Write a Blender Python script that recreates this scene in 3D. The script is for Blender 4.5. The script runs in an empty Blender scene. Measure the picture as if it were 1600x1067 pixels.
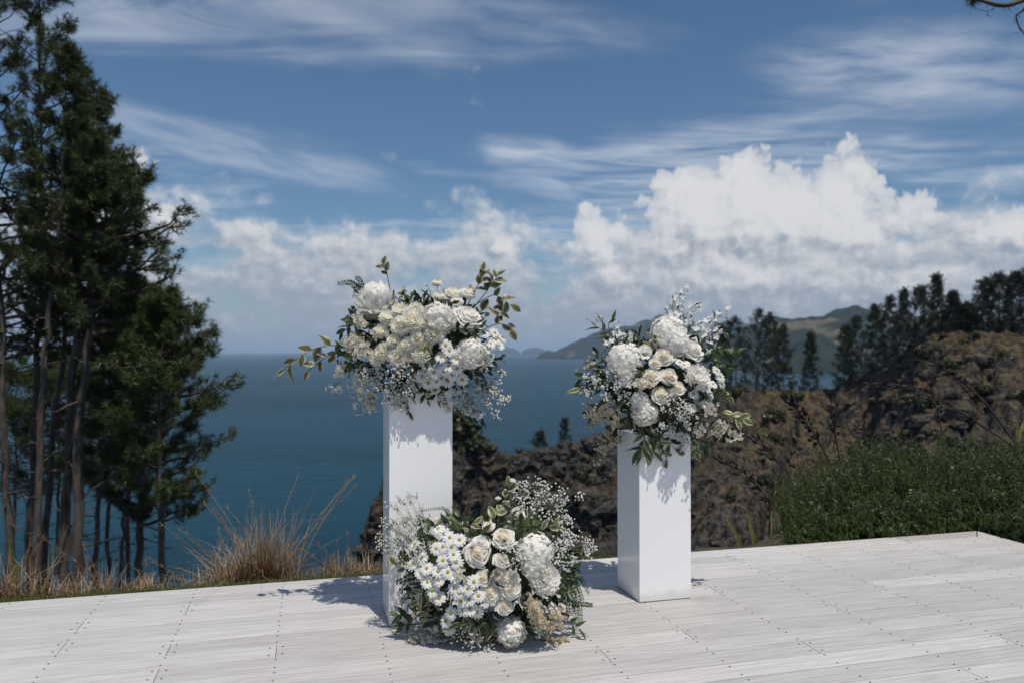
import bpy, math, random
import numpy as np
from mathutils import Vector, Matrix, Quaternion, noise as mnoise

sc = bpy.context.scene
col = sc.collection
RAD = math.radians
rng = np.random.default_rng(7)
random.seed(7)

# ------------------------------------------------------------------ camera
EYE = 1.35
F = 1200.0                                    # focal length in pixels of a 1600 px wide picture
PITCH = math.atan(15.5 / F)
cd = bpy.data.cameras.new('camera'); cam = bpy.data.objects.new('camera', cd); col.objects.link(cam)
cd.sensor_width = 36.0; cd.lens = 27.0
cd.clip_start = 0.05; cd.clip_end = 90000
cam.location = (0, 0, EYE); cam.rotation_euler = (RAD(90) + PITCH, 0, 0)
cd.dof.use_dof = True; cd.dof.focus_distance = 3.85; cd.dof.aperture_fstop = 2.4
sc.camera = cam

# ------------------------------------------------------------------ view, sun
sc.view_settings.view_transform = 'Standard'; sc.view_settings.look = 'None'
sc.view_settings.exposure = 0.45; sc.view_settings.gamma = 1.0
SUN_EL, SUN_AZ = 69.5, 152.0                  # azimuth clockwise from +Y (camera forward)
sd = bpy.data.lights.new('sun', 'SUN'); sun = bpy.data.objects.new('sun', sd); col.objects.link(sun)
sd.energy = 2.9; sd.angle = RAD(0.53); sd.color = (1.0, 0.94, 0.85)
_s = Vector((math.sin(RAD(SUN_AZ)) * math.cos(RAD(SUN_EL)), math.cos(RAD(SUN_AZ)) * math.cos(RAD(SUN_EL)), math.sin(RAD(SUN_EL))))
sun.rotation_euler = _s.to_track_quat('Z', 'Y').to_euler(); sun.location = (3, -5, 15)
sc.cycles.volume_bounces = 0
sc.cycles.max_bounces = 10; sc.cycles.diffuse_bounces = 6; sc.cycles.transmission_bounces = 8

# ------------------------------------------------------------------ node helper
class NT:
    def __init__(s, tree): s.t = tree
    def n(s, typ, **kw):
        nd = s.t.nodes.new(typ)
        for k, v in kw.items(): setattr(nd, k, v)
        return nd
    def put(s, sock, v):
        if isinstance(v, bpy.types.NodeSocket): s.t.links.new(v, sock)
        elif v is not None: sock.default_value = v
    def m(s, op, a, b=None, c=None, clamp=False):
        nd = s.n('ShaderNodeMath', operation=op); nd.use_clamp = clamp
        for i, v in enumerate((a, b, c)): s.put(nd.inputs[i], v)
        return nd.outputs[0]
    def v(s, op, a, b=None, sc_=None):
        nd = s.n('ShaderNodeVectorMath', operation=op)
        s.put(nd.inputs[0], a); s.put(nd.inputs[1], b)
        if sc_ is not None: s.put(nd.inputs['Scale'], sc_)
        return nd.outputs['Value'] if op in ('LENGTH', 'DISTANCE', 'DOT_PRODUCT') else nd.outputs['Vector']
    def noise(s, vec, scale, detail=4, rough=0.55, out='Fac', dist=0.0, flat=False):
        nd = s.n('ShaderNodeTexNoise'); nd.noise_dimensions = '2D' if flat else '3D'; s.put(nd.inputs['Vector'], vec)
        nd.inputs['Scale'].default_value = scale; nd.inputs['Detail'].default_value = detail
        nd.inputs['Roughness'].default_value = rough; nd.inputs['Distortion'].default_value = dist
        return nd.outputs[out]
    def ramp(s, x, lo, hi, a=0.0, b=1.0, smooth=True):
        nd = s.n('ShaderNodeMapRange'); nd.interpolation_type = 'SMOOTHSTEP' if smooth else 'LINEAR'
        for i, v in enumerate((x, lo, hi, a, b)): s.put(nd.inputs[i], v)
        return nd.outputs[0]
    def mix(s, fac, a, b):
        nd = s.n('ShaderNodeMix', data_type='RGBA')
        s.put(nd.inputs[0], fac)
        for sock, v in ((nd.inputs[6], a), (nd.inputs[7], b)):
            s.put(sock, (*v, 1) if isinstance(v, tuple) and len(v) == 3 else v)
        return nd.outputs[2]
    def xyz(s, x, y, z=0.0):
        nd = s.n('ShaderNodeCombineXYZ')
        for i, v in enumerate((x, y, z)): s.put(nd.inputs[i], v)
        return nd.outputs[0]
    def sep(s, v):
        nd = s.n('ShaderNodeSeparateXYZ'); s.put(nd.inputs[0], v); return nd.outputs

# ------------------------------------------------------------------ world: Nishita sky with procedural clouds
world = bpy.data.worlds.new('World'); sc.world = world; world.use_nodes = True
SKY_STRENGTH = 0.055

def cloud_group():
    g = bpy.data.node_groups.new('cumulus_field', 'ShaderNodeTree')
    g.interface.new_socket('P', in_out='INPUT', socket_type='NodeSocketVector')
    g.interface.new_socket('Field', in_out='OUTPUT', socket_type='NodeSocketFloat'); g.interface.new_socket('Tower', in_out='OUTPUT', socket_type='NodeSocketFloat')
    k = NT(g); gi = k.n('NodeGroupInput'); go = k.n('NodeGroupOutput')
    P = gi.outputs[0]
    cn = lambda *a_, **kw: k.noise(*a_, flat=True, **kw)
    w1 = k.v('SUBTRACT', cn(P, 0.22, 2, 0.5, 'Color'), (0.5, 0.5, 0.5))
    w2 = k.v('SUBTRACT', cn(P, 0.75, 5, 0.58, 'Color'), (0.5, 0.5, 0.5))
    Q = k.v('ADD', k.v('ADD', P, k.v('MULTIPLY', w1, (1.6, 1.0, 0))), k.v('MULTIPLY', w2, (1.3, 1.2, 0)))
    # (azimuth, elevation, half width, half height) in degrees of the towers that stand over the bank
    blobs = [(13.6, 9.4, 4.4, 4.6), (16.6, 10.0, 4.2, 4.4), (19.5, 8.6, 5.5, 4.6), (23.2, 10.4, 2.8, 4.0), (22.0, 8.0, 5.0, 4.2), (26.6, 9.0, 2.8, 2.0),
             (18.5, 5.0, 13.0, 3.6), (28.0, 4.5, 8.0, 3.0), (6.4, 7.6, 2.8, 3.6), (7.6, 5.2, 4.6, 2.6), (33.0, 7.2, 3.6, 2.8),
             (-0.8, 7.6, 2.4, 1.8), (-26.6, 12.2, 2.0, 1.6), (-24.5, 9.0, 2.2, 1.4)]
    f = None
    for (a, e, rx, ry) in blobs:
        d = k.v('LENGTH', k.v('MULTIPLY', k.v('SUBTRACT', Q, (a, e, 0)), (1 / rx, 1 / ry, 0)))
        b = k.m('MULTIPLY', k.m('SUBTRACT', 1.0, d), min(rx, ry) * 0.62)
        f = b if f is None else k.m('SMOOTH_MAX', f, b, 0.35)
    def bil(sc_, amp, sm):
        nd = k.n('ShaderNodeTexVoronoi'); nd.voronoi_dimensions = '2D'; nd.feature = 'SMOOTH_F1' if sm > .32 else 'F1'; nd.inputs['Scale'].default_value = sc_
        if sm > .32: nd.inputs['Smoothness'].default_value = sm
        k.put(nd.inputs['Vector'], k.v('ADD', P, k.v('MULTIPLY', w2, (1.4, 1.4, 0)))); return k.m('MULTIPLY', k.m('SUBTRACT', 0.45, nd.outputs['Distance']), amp)
    puff = k.m('ADD', k.m('ADD', bil(0.42, 1.0, .5), bil(1.0, 0.55, .4)), bil(2.3, 0.20, .3))
    puff = k.m('MAXIMUM', puff, -0.22)
    f = k.m('SUBTRACT', k.m('ADD', f, puff), 0.22)
    # broken bank that runs round the whole horizon
    el = k.sep(P)[1]
    bn = cn(k.v('MULTIPLY', Q, (0.6, 1.25, 1)), 0.20, 5, 0.52)
    top = k.m('ADD', k.ramp(el, 0.0, 8.5, 0.85, 0.34, False), k.ramp(el, 8.0, 12.8, 0.0, -1.0, False))
    bank = k.m('ADD', k.m('ADD', k.m('MULTIPLY', k.m('SUBTRACT', bn, 0.40), 2.2), top), k.m('MULTIPLY', puff, 0.45))
    k.t.links.new(k.m('MAXIMUM', f, bank), go.inputs[0])
    k.t.links.new(k.ramp(k.m('SUBTRACT', f, bank), -0.5, 0.3), go.inputs[1])
    return g

def build_world():
    t = world.node_tree; t.nodes.clear(); k = NT(t); cn = lambda *a_, **kw: k.noise(*a_, flat=True, **kw)
    out = k.n('ShaderNodeOutputWorld'); bg = k.n('ShaderNodeBackground'); t.links.new(bg.outputs[0], out.inputs[0])
    bg.inputs[1].default_value = SKY_STRENGTH
    sky = k.n('ShaderNodeTexSky'); sky.sky_type = 'NISHITA'; sky.sun_disc = False
    sky.sun_elevation = RAD(SUN_EL); sky.sun_rotation = RAD(SUN_AZ); sky.altitude = 60
    sky.air_density = 1.0; sky.dust_density = 0.5; sky.ozone_density = 2.0
    d = k.v('NORMALIZE', k.n('ShaderNodeTexCoord').outputs['Generated'])
    x, y, z = k.sep(d)
    az = k.m('MULTIPLY', k.m('ARCTAN2', x, y), 57.29578)
    el = k.m('MULTIPLY', k.m('ARCSINE', z), 57.29578)
    P = k.xyz(az, el, 0.0)
    grp = cloud_group()
    def field(vec):
        nd = k.n('ShaderNodeGroup'); nd.node_tree = grp; t.links.new(vec, nd.inputs[0]); return nd.outputs
    f0, tower = field(P)[:2]; f1 = field(k.v('ADD', P, (0.35, 0.55, 0)))[0]
    dens = k.ramp(f0, -0.02, k.ramp(tower, 0, 1, 0.75, 0.30))
    fine = cn(k.v('MULTIPLY', P, (1, 1.5, 1)), 0.9, 6, 0.6)
    lit = k.m('ADD', k.m('MULTIPLY', k.m('SUBTRACT', f0, f1), 0.50), k.m('MULTIPLY', k.m('SUBTRACT', fine, 0.5), 0.7))
    lit = k.m('ADD', lit, k.ramp(el, 2.0, 10.0, 0.0, 0.62, False))
    lit = k.m('ADD', lit, k.ramp(tower, 0, 1, -0.22, 0.0))
    lit = k.ramp(lit, -0.25, 0.75)
    S = 1.0 / SKY_STRENGTH
    ccol = k.mix(lit, tuple(S * c for c in (0.235, 0.272, 0.328)), tuple(S * c for c in (0.53, 0.53, 0.54)))
    # left of the towers the bank is thinner and bluer than the towers themselves
    thin = k.ramp(f0, 0.0, 0.9, 0.70, 1.0)
    skyc = k.v('MULTIPLY', sky.outputs[0], (0.74, 0.93, 1.06))
    base = k.mix(k.m('MULTIPLY', dens, thin), skyc, ccol)
    # thin high cirrus drawn out into streaks
    R = k.n('ShaderNodeVectorRotate'); R.rotation_type = 'Z_AXIS'; R.inputs['Angle'].default_value = RAD(9); t.links.new(P, R.inputs[0])
    wv = k.v('MULTIPLY', k.v('SUBTRACT', cn(P, 0.18, 3, 0.5, 'Color'), (0.5, 0.5, 0.5)), (2.2, 0.9, 0))
    Rw = k.v('ADD', R.outputs[0], wv)
    st = cn(k.v('MULTIPLY', Rw, (0.20, 1.1, 1)), 0.9, 6, 0.52)
    cm = 0.0
    for (a, e, rx, ry, s_) in [(1.6, 14.4, 4.4, 1.5, 1.0), (27.5, 18.0, 11.0, 3.2, .85), (-20, 14.0, 13.0, 1.7, 0.75), (2.0, 12.2, 4.5, 0.9, 0.7), (-2.0, 24.0, 16, 2.0, 0.35)]:
        ca, sa = math.cos(RAD(9)), math.sin(RAD(9))
        c = (a * ca - e * sa, a * sa + e * ca, 0)
        dd = k.v('LENGTH', k.v('MULTIPLY', k.v('SUBTRACT', Rw, c), (1 / rx, 1 / ry, 0)))
        cm = k.m('MAXIMUM', cm, k.m('MULTIPLY', k.ramp(dd, 0.35, 1.15, 1.0, 0.0), s_))
    ci = k.m('MULTIPLY', k.m('MULTIPLY', cm, k.ramp(st, 0.10, 0.90)), 0.55)
    ci = k.m('MULTIPLY', ci, k.ramp(el, 3.0, 9.0))
    # the same broken cirrus layer over the whole sky: one cover, one opacity and one colour at every elevation and azimuth
    q = k.m('MAXIMUM', z, 0.08); hp = k.xyz(k.m('DIVIDE', x, q), k.m('DIVIDE', y, q), 0.0)
    patch_ = cn(k.v('MULTIPLY', k.v('ADD', hp, (4.3, 1.7, 0)), (0.8, 1.0, 1)), 0.55, 4, 0.55)
    wisp = cn(k.v('MULTIPLY', hp, (1.0, 3.0, 1)), 1.3, 6, 0.6, dist=0.5)
    ci = k.m('MAXIMUM', ci, k.m('MULTIPLY', k.m('MULTIPLY', k.m('MULTIPLY', k.ramp(patch_, 0.44, 0.64), k.ramp(wisp, 0.20, 0.75)), 0.42), k.ramp(el, 3.0, 9.0)))
    inv = k.m('SUBTRACT', 1.0, dens)
    fin = k.mix(k.m('MULTIPLY', ci, inv), base, tuple(S * c for c in (0.60, 0.62, 0.66)))
    t.links.new(fin, bg.inputs[0])
build_world()

# ------------------------------------------------------------------ mesh and object helpers
class MB:
    def __init__(s): s.v = []; s.f = []; s.mi = []; s.e = []; s.n = 0
    def add(s, v, f, mat=0, e=None):
        v = np.asarray(v, float).reshape(-1, 3); f = np.asarray(f, int)
        s.v.append(v); s.f.append(f + s.n); s.mi.append(np.broadcast_to(np.asarray(mat), (len(f),)).copy())
        s.e.append(np.zeros(len(v)) if e is None else np.asarray(e, float).reshape(-1)); s.n += len(v)
        return s
    def mesh(s, name, mats, smooth=True, edge=False):
        me = bpy.data.meshes.new(name); V = np.concatenate(s.v)
        me.vertices.add(len(V)); me.vertices.foreach_set('co', V.ravel())
        ls = [a.shape[1] for a in s.f for _ in range(1)]
        tot = np.concatenate([np.full(len(a), a.shape[1]) for a in s.f]); idx = np.concatenate([a.ravel() for a in s.f])
        me.loops.add(len(idx)); me.loops.foreach_set('vertex_index', idx)
        me.polygons.add(len(tot)); me.polygons.foreach_set('loop_start', np.concatenate([[0], np.cumsum(tot)[:-1]]))
        me.polygons.foreach_set('material_index', np.concatenate(s.mi))
        me.polygons.foreach_set('use_smooth', np.full(len(tot), smooth))
        for m in (mats if isinstance(mats, (list, tuple)) else [mats]): me.materials.append(m)
        me.update(calc_edges=True)
        if edge:
            at_ = me.attributes.new('edge', 'FLOAT', 'POINT'); at_.data.foreach_set('value', np.concatenate(s.e))
        return me

def link(name, data, parent=None, loc=None, rot=None, scale=None):
    o = bpy.data.objects.new(name, data); col.objects.link(o)
    if parent is not None: o.parent = parent
    if loc is not None: o.location = loc
    if rot is not None: o.rotation_mode = 'QUATERNION'; o.rotation_quaternion = rot
    if scale is not None: o.scale = (scale,) * 3 if not hasattr(scale, '__len__') else scale
    return o
def tag(o, label=None, cat=None, group=None, kind=None):
    for k_, v_ in (('label', label), ('category', cat), ('group', group), ('kind', kind)):
        if v_ is not None: o[k_] = v_
    return o
def thing(name, loc, label, cat, group=None):
    o = link(name, None, loc=loc); o.empty_display_size = 0.2
    return tag(o, label, cat, group)

def ray(px, py):
    d = Vector(((px - 800) / F, (533.5 - py) / F, -1.0)); d.rotate(cam.rotation_euler); return d
def at(px, py, D):
    d = ray(px, py); d = d / d.y; return Vector((0, 0, EYE)) + d * D
A = RAD(14.8); U = Vector((math.cos(A), math.sin(A), 0)); VV = Vector((-math.sin(A), math.cos(A), 0))
def duv(u, v, z=0.0): return U * u + VV * v + Vector((0, 0, z))
def ground_uv(px, py):
    d = ray(px, py); p = Vector((0, 0, EYE)) + d * (EYE / -d.z); return p.dot(U), p.dot(VV)

def tube(path, rad, sides=6):
    path = np.asarray(path, float); n = len(path); rad = np.broadcast_to(np.asarray(rad, float), (n,))
    tg = np.gradient(path, axis=0); tg /= np.linalg.norm(tg, axis=1)[:, None] + 1e-9
    ref = np.array([0.0, 0, 1]) if abs(tg[:, 2]).mean() < 0.8 else np.array([1.0, 0, 0])
    a = np.cross(tg, ref); a /= np.linalg.norm(a, axis=1)[:, None] + 1e-9; b = np.cross(tg, a)
    th = np.arange(sides) * 2 * np.pi / sides
    V = path[:, None] + rad[:, None, None] * (np.cos(th)[None, :, None] * a[:, None] + np.sin(th)[None, :, None] * b[:, None])
    i = np.arange(n - 1)[:, None] * sides; j = np.arange(sides)[None]; j2 = (j + 1) % sides
    q = np.stack([i + j, i + j2, i + sides + j2, i + sides + j], -1).reshape(-1, 4)
    return V.reshape(-1, 3), q
def box(x0, x1, y0, y1, z0, z1):
    v = [(x, y, z) for z in (z0, z1) for y in (y0, y1) for x in (x0, x1)]
    f = [(0, 2, 3, 1), (4, 5, 7, 6), (0, 1, 5, 4), (2, 6, 7, 3), (0, 4, 6, 2), (1, 3, 7, 5)]
    return np.array(v, float), np.array(f)
def grid_faces(nu, nv):
    i = np.arange(nv - 1)[:, None] * nu; j = np.arange(nu - 1)[None]
    return np.stack([i + j, i + j + 1, i + nu + j + 1, i + nu + j], -1).reshape(-1, 4)
def spline(pts, n):
    pts = np.asarray(pts, float); m = len(pts)
    if m == 2: return pts[0] + (pts[1] - pts[0]) * np.linspace(0, 1, n)[:, None]
    P = np.vstack([2 * pts[0] - pts[1], pts, 2 * pts[-1] - pts[-2]]); out = []
    for s in np.linspace(0, m - 1 - 1e-6, n):
        i = int(s); t = s - i; p0, p1, p2, p3 = P[i:i + 4]
        out.append(0.5 * (2 * p1 + (p2 - p0) * t + (2 * p0 - 5 * p1 + 4 * p2 - p3) * t * t + (3 * p1 - p0 - 3 * p2 + p3) * t ** 3))
    return np.array(out)
def nrm(a): a = np.asarray(a, float); return a / (np.linalg.norm(a, axis=-1, keepdims=True) + 1e-9)

# ------------------------------------------------------------------ materials
def mat(name):
    m = bpy.data.materials.new(name); m.use_nodes = True
    k = NT(m.node_tree); b = m.node_tree.nodes['Principled BSDF']; return m, k, b
def simple(name, c, rough=0.6, var=0.25, scale=20.0, spec=0.3, obj=True):
    m, k, b = mat(name)
    n = k.noise(k.n('ShaderNodeTexCoord').outputs['Object'], scale, 4)
    c0 = tuple(x * (1 - var) for x in c); c1 = tuple(min(1, x * (1 + var)) for x in c)
    cc = k.mix(n, c0, c1)
    if obj:
        r = k.n('ShaderNodeObjectInfo').outputs['Random']
        cc = k.v('SCALE', cc, None, k.ramp(r, 0, 1, 0.88, 1.1, False))
    k.put(b.inputs['Base Color'], cc); b.inputs['Roughness'].default_value = rough; b.inputs['Specular IOR Level'].default_value = spec
    return m
def translucent(m, k, b, color, amt):
    tr = k.n('ShaderNodeBsdfTranslucent'); k.put(tr.inputs[0], color)
    mx = k.n('ShaderNodeMixShader'); mx.inputs[0].default_value = amt
    k.t.links.new(b.outputs[0], mx.inputs[1]); k.t.links.new(tr.outputs[0], mx.inputs[2])
    k.t.links.new(mx.outputs[0], k.t.nodes['Material Output'].inputs[0])
def petal_mat(name, c, inner=None, amt=0.50):
    m, k, b = mat(name)
    tc = k.n('ShaderNodeTexCoord').outputs['Object']
    n = k.noise(tc, 3.0, 3); cc = k.mix(n, tuple(x * 0.93 for x in c), c)
    if inner:
        z = k.v('LENGTH', k.v('MULTIPLY', tc, (1, 1, 0))); cc = k.mix(k.ramp(z, 0.05, 0.75), inner, cc)
    k.put(b.inputs['Base Color'], cc); b.inputs['Roughness'].default_value = 0.65; b.inputs['Specular IOR Level'].default_value = 0.2
    translucent(m, k, b, cc, amt); return m
def leaf_mat(name, c, margin=None, amt=0.2, rough=0.42):
    m, k, b = mat(name)
    n = k.noise(k.n('ShaderNodeTexCoord').outputs['Object'], 5.0, 4)
    r = k.n('ShaderNodeObjectInfo').outputs['Random']
    cc = k.mix(n, tuple(x * 0.65 for x in c), tuple(x * 1.3 for x in c))
    if margin:
        at_ = k.n('ShaderNodeAttribute'); at_.attribute_name = 'edge'
        e = k.m('ADD', at_.outputs['Fac'], k.m('MULTIPLY', k.m('SUBTRACT', n, 0.5), 0.9))
        cc = k.mix(k.ramp(e, 0.45, 0.72), cc, margin)
    cc = k.v('SCALE', cc, None, k.ramp(r, 0, 1, 0.75, 1.2, False))
    k.put(b.inputs['Base Color'], cc); b.inputs['Roughness'].default_value = rough; b.inputs['Specular IOR Level'].default_value = 0.35
    translucent(m, k, b, cc, amt); return m

M = {}
M['petal'] = petal_mat('white_petal', (0.975, 0.96, 0.92))
M['rose'] = petal_mat('rose_petal', (0.96, 0.945, 0.90), (0.95, 0.90, 0.79))
M['mum'] = petal_mat('chrysanthemum_petal', (0.95, 0.94, 0.89), (0.93, 0.90, 0.76))
M['daisy'] = petal_mat('daisy_petal', (0.95, 0.95, 0.93))
M['disc'] = simple('daisy_disc', (0.36, 0.28, 0.05), 0.8, 0.4, 8)
M['wax'] = petal_mat('wax_flower_petal', (0.80, 0.76, 0.66))
M['waxc'] = simple('wax_flower_centre', (0.36, 0.26, 0.13), 0.8)
M['tan'] = petal_mat('feverfew_petal', (0.82, 0.76, 0.62))
M['tanc'] = simple('feverfew_centre', (0.42, 0.22, 0.06), 0.8)
M['gyp'] = petal_mat('gypsophila_bloom', (0.86, 0.86, 0.83))
M['stem'] = simple('flower_stem', (0.10, 0.13, 0.04), 0.6)
M['twig'] = simple('leaf_stem', (0.10, 0.075, 0.045), 0.7)
M['leaf'] = leaf_mat('green_leaf', (0.055, 0.085, 0.025))
M['dark'] = leaf_mat('dark_leaf', (0.022, 0.040, 0.014), amt=0.1)
M['vari'] = leaf_mat('variegated_leaf', (0.12, 0.15, 0.06), (0.46, 0.44, 0.27))
M['olive'] = leaf_mat('dry_olive_leaf', (0.105, 0.11, 0.055), (0.40, 0.37, 0.265))
M['foam'] = simple('floral_foam', (0.03, 0.045, 0.02), 0.9)

def deck_mat():
    m, k, b = mat('whitewashed_decking')
    tc = k.n('ShaderNodeTexCoord').outputs['Object']; r = k.n('ShaderNodeObjectInfo').outputs['Random']
    p = k.v('ADD', tc, k.xyz(k.m('MULTIPLY', r, 37.0), k.m('MULTIPLY', r, 11.0), 0.0))
    g1 = k.noise(k.v('MULTIPLY', p, (1.0, 22.0, 1.0)), 3.0, 6, 0.65, dist=0.4)
    g2 = k.noise(k.v('MULTIPLY', p, (0.9, 3.5, 1.0)), 1.8, 4, 0.6)
    g3 = k.noise(k.v('MULTIPLY', p, (3, 60.0, 1.0)), 5.0, 3, 0.6)
    cc = k.mix(k.ramp(g1, 0.30, 0.70), (0.395, 0.38, 0.368), (0.545, 0.53, 0.518))
    cc = k.mix(k.m('MULTIPLY', k.ramp(g2, 0.54, 0.78), 0.55), cc, (0.34, 0.325, 0.305))
    cc = k.mix(k.m('MULTIPLY', k.ramp(g3, 0.58, 0.80), 0.35), cc, (0.30, 0.28, 0.26))
    cc = k.v('SCALE', cc, None, k.ramp(r, 0, 1, 0.80, 1.05, False))
    k.put(b.inputs['Base Color'], cc); b.inputs['Roughness'].default_value = 0.62; b.inputs['Specular IOR Level'].default_value = 0.3
    bm_ = k.n('ShaderNodeBump'); bm_.inputs['Strength'].default_value = 0.25; bm_.inputs['Distance'].default_value = 0.003
    k.put(bm_.inputs['Height'], g3); k.put(b.inputs['Normal'], bm_.outputs[0]); return m
M['deck'] = deck_mat()
M['screw'] = simple('dark_screw', (0.05, 0.045, 0.04), 0.5, spec=0.5)
M['joist'] = simple('deck_joist', (0.10, 0.085, 0.07), 0.8)
def paint_mat():
    m, k, b = mat('gloss_white_paint')
    n = k.noise(k.n('ShaderNodeTexCoord').outputs['Object'], 2.2, 3)
    tz = k.sep(k.n('ShaderNodeTexCoord').outputs['Object'])[2]; dn = k.noise(k.n('ShaderNodeTexCoord').outputs['Object'], 18, 5, 0.65)
    dirt = k.m('MULTIPLY', k.ramp(k.m('ADD', tz, k.m('MULTIPLY', dn, -0.09)), -0.03, 0.03, 1.0, 0.0), 0.35); scuff = k.m('MULTIPLY', k.ramp(dn, 0.66, 0.74), 0.10)
    k.put(b.inputs['Base Color'], k.mix(k.m('MAXIMUM', dirt, scuff), k.mix(n, (0.89, 0.885, 0.875), (0.92, 0.915, 0.905)), (0.42, 0.38, 0.33)))
    k.put(b.inputs['Roughness'], k.ramp(n, 0.3, 0.7, 0.10, 0.20)); b.inputs['Specular IOR Level'].default_value = 0.5
    bp = k.n('ShaderNodeBump'); bp.inputs['Strength'].default_value = 0.05; k.put(bp.inputs['Height'], k.noise(k.n('ShaderNodeTexCoord').outputs['Object'], 60, 2)); k.put(b.inputs['Normal'], bp.outputs[0])
    return m
M['paint'] = paint_mat()
def bark_mat(name, c):
    m, k, b = mat(name); tc = k.n('ShaderNodeTexCoord').outputs['Object']
    n = k.noise(k.v('MULTIPLY', tc, (1, 1, 0.25)), 14.0, 5, 0.65)
    n2 = k.noise(tc, 1.3, 3)
    cc = k.mix(k.ramp(n, 0.3, 0.7), tuple(x * 0.4 for x in c), tuple(x * 1.35 for x in c)); cc = k.mix(k.m('MULTIPLY', k.ramp(n2, 0.5, 0.75), 0.4), cc, (0.17, 0.155, 0.13))
    k.put(b.inputs['Base Color'], cc); b.inputs['Roughness'].default_value = 0.9
    bp = k.n('ShaderNodeBump'); bp.inputs['Strength'].default_value = 0.8; bp.inputs['Distance'].default_value = 0.03; k.put(bp.inputs['Height'], n); k.put(b.inputs['Normal'], bp.outputs[0]); return m
M['bark'] = bark_mat('pine_bark', (0.085, 0.072, 0.062))
M['needle'] = leaf_mat('pine_needles', (0.056, 0.074, 0.022), amt=0.18, rough=0.5)
M['needle_far'] = leaf_mat('pine_needles_far', (0.026, 0.036, 0.017), amt=0.08, rough=0.6)
M['shrub'] = leaf_mat('shrub_leaves', (0.040, 0.050, 0.020), amt=0.1)
M['rosemary'] = leaf_mat('rosemary_needles', (0.064, 0.094, 0.020), amt=0.15)
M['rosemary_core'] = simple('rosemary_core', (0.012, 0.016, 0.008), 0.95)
M['rosemary_stem'] = simple('rosemary_stem', (0.10, 0.10, 0.04), 0.8)
M['rosemary_bloom'] = petal_mat('rosemary_bloom', (0.55, 0.58, 0.68))
M['flaxleaf'] = leaf_mat('flax_leaf', (0.16, 0.18, 0.05), (0.30, 0.24, 0.08), amt=0.15)
M['stalk'] = simple('dead_flax_stalk', (0.045, 0.03, 0.024), 0.8)
M['pod'] = simple('flax_seed_pod', (0.018, 0.013, 0.012), 0.7)
M['straw'] = leaf_mat('dry_grass_blade', (0.30, 0.18, 0.085), (0.42, 0.32, 0.20), amt=0.15)
M['turf'] = leaf_mat('turf_blade', (0.10, 0.12, 0.035), amt=0.2)
M['stone'] = simple('grey_stone', (0.20, 0.19, 0.17), 0.9, 0.5, 12)

# ------------------------------------------------------------------ the sea
SEA = -60.0
def sea_mat():
    m, k, b = mat('sea_water'); P = k.n('ShaderNodeNewGeometry').outputs['Position']
    w1 = k.noise(k.v('MULTIPLY', P, (0.05, 0.11, 1)), 1.0, 6, 0.62); w2 = k.noise(k.v('MULTIPLY', P, (0.5, 0.9, 1)), 1.0, 5, 0.65)
    big = k.noise(k.v('MULTIPLY', P, (0.0011, 0.004, 1)), 1.0, 4, 0.55)
    cc = k.mix(k.ramp(big, 0.35, 0.65), (0.0012, 0.024, 0.044), (0.0030, 0.038, 0.064))
    k.put(b.inputs['Base Color'], cc); b.inputs['Roughness'].default_value = 0.30; b.inputs['IOR'].default_value = 1.33
    b.inputs['Specular IOR Level'].default_value = 0.03
    bp = k.n('ShaderNodeBump'); bp.inputs['Strength'].default_value = 1.0; bp.inputs['Distance'].default_value = 1.6
    k.put(bp.inputs['Height'], k.m('ADD', w1, k.m('MULTIPLY', w2, 0.22))); k.put(b.inputs['Normal'], bp.outputs[0]); return m
mb = MB(); mb.add([(-30000, -3000, SEA), (30000, -3000, SEA), (30000, 45000, SEA), (-30000, 45000, SEA)], [(0, 1, 2, 3)])
tag(link('sea', mb.mesh('sea', sea_mat(), False)), kind='structure')

# ------------------------------------------------------------------ far land
def fbm(x, y, z=0.0, H=0.9, oc=5): return mnoise.fractal(Vector((x, y, z)), H, 2.0, oc)
def land_mat(name, dark, mid, pale, scale):
    m, k, b = mat(name); P = k.n('ShaderNodeNewGeometry').outputs['Position']
    n = k.noise(P, scale, 6, 0.62); n2 = k.noise(P, scale * 0.3, 3, 0.5)
    cc = k.mix(k.ramp(n, 0.38, 0.62), dark, mid); cc = k.mix(k.ramp(n2, 0.575, 0.62), cc, pale)
    k.put(b.inputs['Base Color'], cc); b.inputs['Roughness'].default_value = 1.0; b.inputs['Specular IOR Level'].default_value = 0.0; return m
M['far_land'] = land_mat('wooded_far_hills', (0.008, 0.014, 0.010), (0.024, 0.030, 0.020), (0.095, 0.085, 0.055), 0.012)
def hill_range(name, prof, D0, depth, label_mat, nx=170, ny=46, rough=0.12):
    """prof: (px, py) skyline seen from the deck at distance D0+depth/2; slopes run down to the sea on both sides."""
    px = np.linspace(prof[0][0], prof[-1][0], nx); sky = np.interp(px, [p[0] for p in prof], [p[1] for p in prof])
    V = []
    for j in range(ny):
        t = j / (ny - 1); D = D0 + depth * t; sh = math.sin(math.pi * min(1, t * 1.0)) ** 0.8
        for i in range(nx):
            p = at(px[i], 549, D); Dm = D0 + depth * 0.5
            h = max(0.0, (549 - sky[i]) / F * Dm - SEA + EYE)
            n = fbm(p.x / 520, p.y / 520, 3.1, 0.7, 6)
            V.append((p.x, p.y, SEA - 4 + (h + 4) * sh * (1 + rough * 2 * n) + rough * 60 * n * sh * min(1, h / 60)))
    mb = MB(); mb.add(V, grid_faces(nx, ny)); return tag(link(name, mb.mesh(name, label_mat)), kind='structure')
hill_range('headland', [(838, 559), (846, 552), (858, 549), (864, 552), (885, 543), (905, 533), (925, 525), (960, 517), (1000, 511), (1030, 503), (1060, 498), (1100, 505), (1160, 510), (1230, 520), (1300, 530)], 6200, 2600, M['far_land'])
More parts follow.
